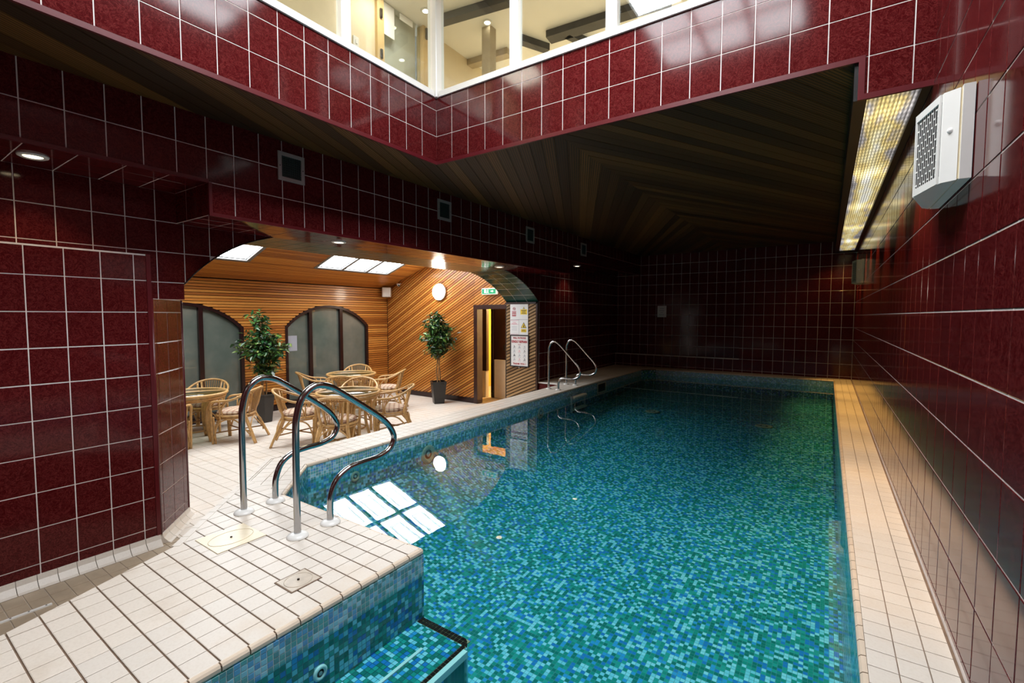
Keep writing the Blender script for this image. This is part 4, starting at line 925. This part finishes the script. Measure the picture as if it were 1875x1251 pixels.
# ---- exit sign
o = empty('exit_sign', (-5.77, SY-.03, 1.775), label='green and white running man exit sign above the doorway', cat='sign')
MB().bbox(-.19, .19, -.045, 0.02, -.065, .065, 0.006).build('case', 'exit_white', o)
MB().box(-.175, .175, -.0475, -.045, -.052, .045).build('panel', 'exit_green', o)
mb = MB(); y = -.049
def flat(poly, d=0.0012): mb.prism(ccw(poly), (0, y, 0), X_, Z_, -Y_, d)
flat([(-.115, -.035), (-.06, -.035), (-.06, .035), (-.115, .035)])
mb.build('door_symbol', 'exit_white', o); mb = MB()
flat([(-.02+.012*math.cos(k), .028+.010*math.sin(k)) for k in [i*PI/5 for i in range(10)]]); flat([(-.045, .012), (-.005, .018), (-.010, -.012), (-.030, -.012)]); flat([(-.030, -.010), (-.012, -.010), (.004, -.04), (-.008, -.042)]); flat([(-.03, -.010), (-.016, -.012), (-.045, -.042), (-.055, -.036)])
mb.build('running_figure', 'exit_white', o); mb = MB()
flat([(.05, -.010), (.09, -.010), (.09, -.028), (.125, .0), (.09, .028), (.09, .010), (.05, .010)])
mb.build('arrow', 'exit_white', o)
# ---- notices on the pier
TEXTS = []
def text(parent, s, x, z, size, mat, y=-.004, sx=1.0, bold=0.0):
    c = bpy.data.curves.new('lettering', 'FONT'); c.body = s; c.size = size; c.align_x = 'CENTER'; c.align_y = 'CENTER'; c.extrude = 0.0006; c.offset = bold; c.resolution_u = 3
    o = bpy.data.objects.new('lettering_source', c); COL.objects.link(o); TEXTS.append((o, parent, mat, (x, y, z), sx))
def finish_texts():
    dg = bpy.context.evaluated_depsgraph_get(); made = [bpy.data.meshes.new_from_object(o.evaluated_get(dg)) for o, *_ in TEXTS]
    for me, (src, parent, mat, loc, sx) in zip(made, TEXTS):
        bpy.data.objects.remove(src); me.materials.clear(); me.materials.append(M[mat]); me.name = 'lettering'
        o = link('lettering', me, parent); o.location = loc; o.rotation_euler = (PI/2, 0, 0); o.scale = (sx, 1, 1)
JY = 7.66-.026
nb = empty('notice_board', (-4.995, JY, 1.20), label='white board of four small safety notices on the slatted pier', cat='sign')
MB().bbox(-.21, .21, -.006, 0.0, -.30, .30, 0.003).build('board', 'sign_white', nb)
mb = MB(); mb.box(-.003, 0.0, -.0075, -.006, -.29, .0); mb.box(-.205, .205, -.0075, -.006, -.003, .003); mb.build('divider', 'sign_grey', nb)
for b in ((-.29, -.284), (-.018, -.012), (-.095, -.089)): MB().box(-.20, -.01, -.0075, -.006, *b).build('rule', 'sign_pink', nb)
ring = MB().tube([(-.115+.026*math.cos(i*PI/10), -.0075, .215+.026*math.sin(i*PI/10)) for i in range(20)], 0.004, 5, closed=True); ring.tube([(-.133, -.0075, .233), (-.097, -.0075, .197)], 0.003, 5); ring.build('prohibition_ring', 'sign_red', nb)
MB().box(-.13, -.10, -.008, -.0065, .21, .218).build('cigarette', 'sign_black', nb)
MB().box(-.165, -.065, -.0075, -.006, .153, .165).build('text_line', 'sign_red', nb); MB().box(-.16, -.07, -.0075, -.006, .065, .14).build('red_panel', 'sign_red', nb)
for k in range(4): MB().box(-.150+.021*k, -.141+.021*k, -.0085, -.0075, .080, .125).build('text_line', 'sign_white', nb)
MB().box(.035, .185, -.0075, -.006, .10, .20).build('yellow_panel', 'sign_yellow', nb)
for k, w_ in enumerate((.055, .04, .05)): MB().box(.11-w_, .11+w_, -.0085, -.0075, .172-.028*k, .184-.028*k).build('text_line', 'sign_black', nb)
def tri(par, cx, cz, r, mat, y0, d): MB().prism([(cx-r, cz-r*.75), (cx+r, cz-r*.75), (cx, cz+r)], (0, y0, 0), X_, Z_, -Y_, d).build('warning_triangle', mat, par)
tri(nb, .11, .225, .024, 'sign_black', -.006, .0012); tri(nb, .11, .224, .016, 'sign_yellow', -.0072, .001)
tri(nb, .11, -.115, .066, 'sign_black', -.006, .0012); tri(nb, .11, -.118, .050, 'sign_yellow', -.0072, .001)
MB().prism([(.10, -.15), (.125, -.15), (.118, -.122), (.13, -.118), (.108, -.085), (.112, -.112), (.098, -.118)], (0, -.0082, 0), X_, Z_, -Y_, .001).build('bolt_symbol', 'sign_black', nb)
MB().box(.05, .17, -.0075, -.006, -.245, -.185).build('yellow_panel', 'sign_yellow', nb)
for k, w_ in enumerate((.04, .048)): MB().box(.11-w_, .11+w_, -.0085, -.0075, -.208-.024*k, -.198-.024*k).build('text_line', 'sign_black', nb)
for k, w_ in enumerate((.035, .06)): MB().box(-.11-w_, -.11+w_, -.0075, -.006, -.060-.026*k, -.050-.026*k).build('text_line', 'sign_pink', nb)
for k in range(3): MB().box(-.17+.012*(k % 2), -.05, -.0075, -.0065, -.145-.03*k, -.139-.03*k).build('text_line', 'sign_grey', nb)
po = empty('poster', (-4.985, JY, 0.585), label='black framed poster asking patrons to refrain, below the white notices', cat='sign')
mb = MB()
for b in ((-.22, .22, -.315, -.295), (-.22, .22, .295, .315), (-.22, -.20, -.295, .295), (.20, .22, -.295, .295)): mb.box(b[0], b[1], -.014, 0.0, b[2], b[3])
mb.build('frame', 'sign_black', po); MB().box(-.20, .20, -.006, 0.0, -.295, .295).build('sheet', 'sign_white', po)
text(po, 'WILL PATRONS', 0, .252, .050, 'sign_red', -.008, 0.86, bold=.0012); text(po, 'KINDLY REFRAIN', 0, .180, .066, 'sign_red', -.008, 0.72, bold=.002); text(po, 'FROM', 0, .122, .024, 'sign_red', -.008)
text(po, 'THANK YOU !', 0, -.255, .050, 'sign_red', -.008, 0.95, bold=.0012)
for r in range(4):
    for c in range(3):
        cx, cz = -.12+.12*c, .075-.082*r; mb = MB()
        mb.prism([(cx+.010*math.cos(i*PI/4), cz+.018+.010*math.sin(i*PI/4)) for i in range(8)], (0, -.006, 0), X_, Z_, -Y_, .0012)
        a = random.uniform(-.4, .4); mb.prism(ccw([(cx-.024, cz-.006+a*.02), (cx+.022, cz+.006), (cx+.026, cz-.008-a*.02), (cx-.018, cz-.016)]), (0, -.006, 0), X_, Z_, -Y_, .0012)
        mb.build('pictogram', ('sign_black', 'sign_grey', 'sign_grey', 'sign_pink')[(r*2+c) % 4], po)
        MB().box(cx-.035, cx+.035, -.007, -.006, cz-.034, cz-.029).build('caption', 'sign_grey', po)
MB().lathe([(0.012, 0), (0.012, .008)], 10, (0, -.004, -.33), R=Matrix.Rotation(PI/2, 3, 'X')).build('fixing', 'grey_metal', po)
# far wall notice
o = MB().bbox(-3.52, -3.30, YF+.08, YF+.092, 1.245, 1.527, 0.003).build('wall_notice', 'sign_white', label='pale notice fixed to the dark far wall', cat='notice')
for k, w_ in enumerate((.10, .12, .07, .12)): MB().box(-3.41-w_/2, -3.41+w_/2, YF+.078, YF+.08, 1.45-.05*k, 1.465-.05*k).build('text_line', 'sign_grey', o)

# ---- handrails
def rail_mesh(prof):
    return MB().tube(smooth_path([(u, 0, v) for u, v in prof], 6), 0.0195, 14).mesh('rail', 'chrome')
prof_near = [(0.0, 0.0), (0.0, 0.30), (0.004, 0.62), (0.012, 0.70), (0.045, 0.80), (0.125, 0.86), (0.215, 0.85), (0.305, 0.80), (0.54, 0.64), (0.66, 0.545), (0.72, 0.46), (0.725, 0.40), (0.68, 0.345), (0.585, 0.318), (0.46, 0.315), (0.355, 0.305), (0.265, 0.255), (0.222, 0.165), (0.214, 0.08), (0.214, 0.0)]
rm = rail_mesh(prof_near)
def flange(par, x):
    MB().lathe([(0.060, 0.0), (0.060, 0.006), (0.052, 0.016), (0.030, 0.024), (0.021, 0.025)], 24, (x, 0, 0)).build('base_cap', 'white_plastic', par)
for (x, y), rz, sclx, lb in (((-3.09, 1.473), PI/2+.05, 1.06, 'chrome handrail nearest the arch on the cream platform'), ((-2.495, 1.481), PI/2, 1.0, 'chrome handrail nearest the inspection plates on the platform')):
    o = empty('handrail', (x, y, 0), rz, lb, 'handrail', 'platform handrails'); r = link('rail', rm, o)
    flange(o, 0); flange(o, 0.214)
# far ladder
la = empty('pool_ladder', (-3.99, 7.37, 0), 0.0, 'slim chrome pool ladder with curled rails past the arch', 'ladder')
prof_far = [(0.0, 0.0), (0.0, 0.35), (0.0, 0.66), (0.02, 0.76), (0.08, 0.83), (0.16, 0.82), (0.26, 0.74), (0.42, 0.58), (0.55, 0.45), (0.60, 0.36), (0.58, 0.26), (0.50, 0.215), (0.40, 0.21), (0.27, 0.205), (0.205, 0.16), (0.19, 0.08), (0.19, 0.0)]
fm = MB().tube(smooth_path([(u, 0, v) for u, v in prof_far], 5), 0.019, 10).mesh('rail', 'chrome')
for yy in (-.33, .33):
    r = link('rail', fm, la); r.location = (0, yy, 0)
    for xx in (0, .19): MB().lathe([(0.050, 0.0), (0.050, 0.006), (0.040, 0.016), (0.020, 0.02)], 18, (xx, yy, 0)).build('base_cap', 'white_plastic', la)
for zz_ in (-.112, -.32): MB().bbox(0.38, 0.47, -.25, .25, zz_-.03, zz_, 0.006).build('tread', 'cream_plastic', la)
MB().box(0.40, 0.43, -.27, -.25, -.5, -.1).build('stringer', 'grey_metal', la); MB().box(0.40, 0.43, .25, .27, -.5, -.1).build('stringer', 'grey_metal', la)
# ---- skimmer, jets, drains
o = empty('skimmer', (PL+.004, 8.56, -.13), label='square framed skimmer opening in the long pool wall past the ladder', cat='skimmer')
mb = MB()
for b in ((-.21, .21, -.10, -.08), (-.21, .21, .07, .09), (-.21, -.18, -.08, .07), (.18, .21, -.08, .07)): mb.box(0, 0.012, *b)
mb.build('frame', 'cream_plastic', o); MB().box(0.0, 0.004, -.18, .18, -.08, .07).build('mouth', 'black_pit', o); MB().box(0.004, 0.010, -.17, .17, -.075, -.01).build('weir_flap', 'mahogany', o)
def jet(loc, R, r, lb, nm='pool_jet'):
    o = empty(nm, loc, label=lb, cat='pool fitting')
    MB().lathe([(r, 0.0), (r, 0.006), (r*.85, 0.012), (r*.55, 0.010), (r*.5, 0.004)], 24, R=R).build('ring', 'beam_tan' if r >= .05 else 'white_plastic', o)
    MB().lathe([(r*.5, 0.003), (r*.5, 0.005)], 20, R=R).build('hole', 'black_pit', o)
    MB().lathe([(r*.26, 0.004), (r*.26, 0.009), (r*.14, 0.010)], 14, R=R).build('nozzle', 'grey_metal', o)
RYp = Matrix.Rotation(PI/2, 3, 'Y')
jet((PL+.006, 3.73, -.275), RYp, 0.105, 'large round underwater light ring in the long pool wall'); jet((PL+.006, 2.755, -.245), RYp, 0.05, 'small round inlet in the long pool wall near the corner'); jet((PX0+.008, 1.15, -.285), RYp, 0.034, 'small white round inlet below the platform edge'); jet((PL+.006, 6.2, -.24), RYp, 0.09, 'round underwater light ring in the long pool wall before the ladder')
I3 = Matrix.Identity(3)
for x, y, lb in ((-0.80, 8.5, 'round drain ring on the pool floor at the far right'), (-2.62, 8.5, 'round drain ring on the pool floor at the far left')): jet((x, y, floor_z(x, y)+.002), I3, 0.13, lb, 'floor_drain')

finish_texts()
# ================================================================== FURNITURE
def children(o): return list(o.children)
def copy_tree(o, parent=None):
    c = o.copy(); COL.objects.link(c); c.parent = parent
    for ch in children(o): copy_tree(ch, c)
    return c
def make_chair():
    """rattan tub chair, front = +y"""
    t_ = empty('rattan_chair')
    mb = MB(); mb.tube([(0.255*math.cos(a), 0.245*math.sin(a), 0.405) for a in [2*PI*i/28 for i in range(28)]], 0.017, 8, closed=True)
    mb.tube([(0.250*math.cos(a), 0.240*math.sin(a), 0.372) for a in [2*PI*i/28 for i in range(28)]], 0.013, 8, closed=True); mb.build('seat_ring', 'rattan', t_)
    rim = [(-.245, .235, .50), (-.255, .232, .57), (-.272, .19, .62), (-.29, .08, .635), (-.295, -.06, .65), (-.27, -.19, .70), (-.20, -.29, .755), (-.10, -.345, .785), (0, -.36, .795)]
    rim = rim+[(-x, y, z) for x, y, z in rim[-2::-1]]
    MB().tube(smooth_path(rim, 4), 0.0175, 8).build('arm_rail', 'rattan', t_)
    for s in (-1, 1):
        mb = MB(); mb.tube(smooth_path([(s*.240, .215, 0), (s*.242, .225, .2), (s*.245, .235, .52)], 4), 0.0175, 8); mb.tube(smooth_path([(s*.225, .185, 0), (s*.228, .195, .2), (s*.235, .205, .40)], 4), 0.013, 8); mb.build('leg', 'rattan', t_)
        mb = MB(); mb.tube(smooth_path([(s*.255, -.37, 0), (s*.215, -.28, .22), (s*.175, -.205, .40), (s*.185, -.25, .55), (s*.20, -.285, .74)], 4), 0.0165, 8); mb.tube(smooth_path([(s*.225, -.375, 0), (s*.190, -.285, .22), (s*.150, -.205, .40)], 4), 0.014, 8); mb.build('leg', 'rattan', t_)
        mb = MB(); mb.tube(smooth_path([(s*.255, .06, .40), (s*.275, .075, .50), (s*.285, .02, .60), (s*.29, -.04, .65)], 4), 0.011, 6); mb.tube([(s*.262, .10, .37), (s*.283, .10, .63)], 0.010, 6); mb.build('arm_brace', 'rattan', t_)
        mb = MB(); mb.tube(smooth_path([(s*.24, .20, .10), (s*.245, .13, .30), (s*.24, -.01, .36), (s*.235, -.14, .31), (s*.235, -.30, .12)], 5), 0.011, 6); mb.build('side_arch', 'rattan', t_)
        mb = MB(); mb.tube([(s*.10, -.225, .405), (s*.155, -.315, .765)], 0.011, 6); mb.build('back_stay', 'rattan', t_)
    mb = MB()
    for k in range(9):
        u = (k-4)/4; mb.tube([(u*.085, -.232, .41), (u*.135, -.335+.018*u*u, .775)], 0.0062, 5, cap=False)
    mb.build('back_splat', 'rattan_dark', t_)
    for yy in (.20, -.29):
        MB().tube(smooth_path([(-.235, yy, .10), (-.17, yy*.98, .28), (0, yy*.9, .365), (.17, yy*.98, .28), (.235, yy, .10)], 5), 0.011, 6).build('end_arch', 'rattan', t_)
    mb = MB(); mb.tube([(-.23, .20, .16), (.21, -.29, .16)], 0.010, 6); mb.tube([(.23, .20, .17), (-.21, -.29, .17)], 0.010, 6); mb.build('stretcher', 'rattan_dark', t_)
    pr = [(0.001, .412), (0.20, .412), (0.238, .425), (0.245, .445), (0.235, .468), (0.19, .482), (0.001, .488)]
    cu_s = MB().lathe(pr, 28).build('cushion', 'plaid', t_); MB().tube([(0.243*math.cos(a), 0.243*math.sin(a), 0.447) for a in [2*PI*i/28 for i in range(28)]], 0.006, 5, closed=True).build('piping', 'plaid', cu_s)
    return t_
T1, T2, T3 = (-7.80, 3.02), (-6.0, 4.43), (-7.82, 5.85)
spots = [((-6.42, 3.90), T2, 'rattan chair on the near left of the front round table, in side view'), ((-5.56, 3.93), T2, 'rattan chair with its back to the pool at the front round table'), ((-5.58, 4.88), T2, 'rattan chair at the right of the front round table beside the coping'), ((-6.47, 4.97), T2, 'rattan chair on the far side of the front round table'),
         ((-8.12, 5.28), T3, 'rattan chair at the left of the rear round table near the window'), ((-7.38, 5.36), T3, 'rattan chair on the near side of the rear round table'), ((-7.26, 6.27), T3, 'rattan chair at the right of the rear round table near the slatted wall'), ((-8.27, 6.32), T3, 'rattan chair behind the rear round table against the window'),
         ((-7.33, 3.42), T1, 'rattan chair at the right of the left round table before the potted tree'), ((-8.30, 3.42), T1, 'rattan chair behind the left round table against the window'), ((-7.42, 2.50), T1, 'rattan chair cut off by the tiled wall at the left round table')]
proto = make_chair()
for i, (p, T, lb) in enumerate(spots):
    o = proto if i == 0 else copy_tree(proto)
    o.location = (p[0], p[1], FZ); o.rotation_euler = (0, 0, math.atan2(T[1]-p[1], T[0]-p[0])-PI/2)
    tag(o, lb, 'chair', 'rattan chairs round the tables')
def make_table():
    t_ = empty('rattan_table'); r = 0.455
    mb = MB(); mb.tube([(r*math.cos(a), r*math.sin(a), 0.712) for a in [2*PI*i/40 for i in range(40)]], 0.022, 8, closed=True); mb.build('rim', 'rattan', t_)
    mb = MB(); mb.tube([(.43*math.cos(a), .43*math.sin(a), 0.665) for a in [2*PI*i/40 for i in range(40)]], 0.018, 8, closed=True); mb.tube([(.41*math.cos(a), .41*math.sin(a), 0.635) for a in [2*PI*i/40 for i in range(40)]], 0.012, 8, closed=True); mb.build('apron', 'rattan', t_)
    MB().lathe([(0.001, .716), (r-.012, .716), (r-.012, .724), (0.001, .724)], 40).build('glass_top', 'table_glass', t_)
    mb = MB()
    for k in range(12):
        a = PI*k/12; mb.tube([(.42*math.cos(a), .42*math.sin(a), .69), (-.42*math.cos(a), -.42*math.sin(a), .69)], 0.007, 5)
    for rr in (.12, .2, .3): mb.tube([(rr*math.cos(a), rr*math.sin(a), 0.699) for a in [2*PI*i/28 for i in range(28)]], 0.006, 5, closed=True)
    mb.build('cane_panel', 'rattan_dark', t_)
    for k in range(4):
        a = PI/4+PI/2*k; mb = MB()
        for d in (-.035, 0, .035):
            ca, sa = math.cos(a), math.sin(a); mb.tube(smooth_path([(.31*ca-d*sa, .31*sa+d*ca, 0), (.25*ca-d*sa*.8, .25*sa+d*ca*.8, .25), (.26*ca-d*sa, .26*sa+d*ca, .48), (.36*ca-d*sa*1.6, .36*sa+d*ca*1.6, .66)], 4), 0.0185, 8)
        mb.build('leg', 'rattan', t_)
    MB().tube([(.24*math.cos(x), .24*math.sin(x), .17) for x in [2*PI*i/24 for i in range(24)]], 0.012, 6, closed=True).build('stretcher', 'rattan_dark', t_)
    return t_
tp = make_table()
for i, (T, lb) in enumerate(((T2, 'round glass topped rattan table in front, closest to the pool'), (T3, 'round glass topped rattan table at the rear by the slatted wall'), (T1, 'round glass topped rattan table half hidden by the tiled wall'))):
    o = tp if i == 0 else copy_tree(tp)
    o.location = (T[0], T[1], FZ); o.rotation_euler = (0, 0, 0.3+i*.5); tag(o, lb, 'table', 'round rattan tables')

# ---- potted trees
def tree(loc, pot, lb, blobs, nleaf, seed, leaf=0.075, stem_top=0.75, ztip=1.3):
    rnd = random.Random(seed); o = empty('potted_tree', (*loc, FZ), label=lb, cat='plant', group='potted trees in the seating room')
    if pot == 'square':
        w0, w1, h = 0.105, 0.150, 0.47; mb = MB()
        def ring(w, z): return [(-w, -w, z), (w, -w, z), (w, w, z), (-w, w, z)]
        mb.add(ring(w0, 0)+ring(w1, h)+ring(w1-.015, h)+ring(w1-.02, h-.04), [(3, 2, 1, 0)]+[(k*4+i, k*4+(i+1) % 4, (k+1)*4+(i+1) % 4, (k+1)*4+i) for k in range(3) for i in range(4)]); p = mb.build('pot', 'black_pot', o)
        MB().box(-w1+.02, w1-.02, -w1+.02, w1-.02, h-.05, h-.035).build('soil', 'soil', o); p.rotation_euler = (0, 0, .35)
    else:
        h = 0.50; prof = [(0.125, 0), (0.135, .02), (0.185, h-.03), (0.195, h-.02), (0.195, h), (0.17, h), (0.165, h-.05)]
        MB().lathe(prof, 6, smooth=False).build('pot', 'woven_pot', o); MB().lathe([(0.001, h-.06), (0.165, h-.05)], 12).build('soil', 'soil', o)
    for k in range(3):
        a = k*2.1; pts = [(0.035*math.cos(a), 0.035*math.sin(a), h-.06), (0.045*math.cos(a+.8), .045*math.sin(a+.8), h+.2), (0.03*math.cos(a+2), .03*math.sin(a+2), stem_top), (0.06*math.cos(a+1), .06*math.sin(a+1), stem_top+.35), (0.03*math.cos(a), .03*math.sin(a), ztip)]
        MB().tube(smooth_path(pts, 5), [0.014-0.009*i/20 for i in range(21)], 7).build('stem', 'stem', o)
    br = MB(); lf = MB(); tw = []
    for cx, cz, rx, rz, wgt in blobs:
        for _ in range(int(nleaf*wgt/6)):
            th, ph, rr = rnd.uniform(0, 2*PI), math.acos(rnd.uniform(-1, 1)), rnd.random()**0.45
            e = Vector((cx+rx*rr*math.sin(ph)*math.cos(th), rx*rr*math.sin(ph)*math.sin(th), cz+rz*rr*math.cos(ph)))
            s0 = Vector((cx*.25, 0, max(stem_top-.05, e.z-rnd.uniform(.12, .3)))); md = (s0+e)/2+Vector((0, 0, rnd.uniform(.0, .05)))
            br.tube([s0, md, e], [0.004, .003, .0015], 4, cap=False)
            for q in range(6):
                f = rnd.uniform(.45, 1.05); c = s0.lerp(e, f)+Vector((rnd.gauss(0, .025), rnd.gauss(0, .025), rnd.gauss(0, .02)))
                L = leaf*rnd.uniform(.7, 1.25); w = L*rnd.uniform(.40, .52)
                d = Vector((rnd.gauss(0, 1), rnd.gauss(0, 1), rnd.gauss(-.35, .5))).normalized(); s = d.cross(Vector((rnd.gauss(0, .5), rnd.gauss(0, .5), 1))).normalized(); nn = s.cross(d)
                lf.add([c, c+d*L*.35+s*w*.5+nn*.006, c+d*L*.45-nn*.004, c+d*L*.35-s*w*.5+nn*.006, c+d*L*.75+s*w*.28, c+d*L*.75-s*w*.28, c+d*L-nn*.008],
                       [(0, 1, 2), (0, 2, 3), (1, 4, 6, 2), (2, 6, 5, 3)])
    br.build('twigs', 'stem', o); lf.build('foliage', 'leaf', o, kind='stuff')
# offsets cx run along image right = (0.83, 0.56): the trees are turned accordingly
def place_tree(*a, **k):
    tree(*a, **k); o = [c for c in COL.objects if c.name.startswith('potted_tree')][-1]; o.rotation_euler = (0, 0, YAW); return o
place_tree((-8.17, 4.29), 'woven', 'leafy tree in a woven grey planter between the arched windows', [(-.05, 1.78, .16, .20, .10), (0.0, 1.52, .36, .17, .24), (-.24, 1.33, .30, .13, .16), (.22, 1.33, .30, .16, .18), (.03, 1.20, .33, .20, .20), (0.04, .95, .25, .14, .12)], 1900, 3, 0.105, 0.85, 1.75)
place_tree((-6.86, 7.33), 'square', 'leafy tree in a tapered black pot before the slatted wall', [(-.03, 1.85, .15, .14, .08), (-.06, 1.70, .27, .16, .20), (.10, 1.62, .26, .16, .16), (-.10, 1.45, .32, .18, .22), (.12, 1.38, .30, .20, .22), (.0, 1.20, .28, .14, .12)], 1900, 5, 0.100, 0.95, 1.8)
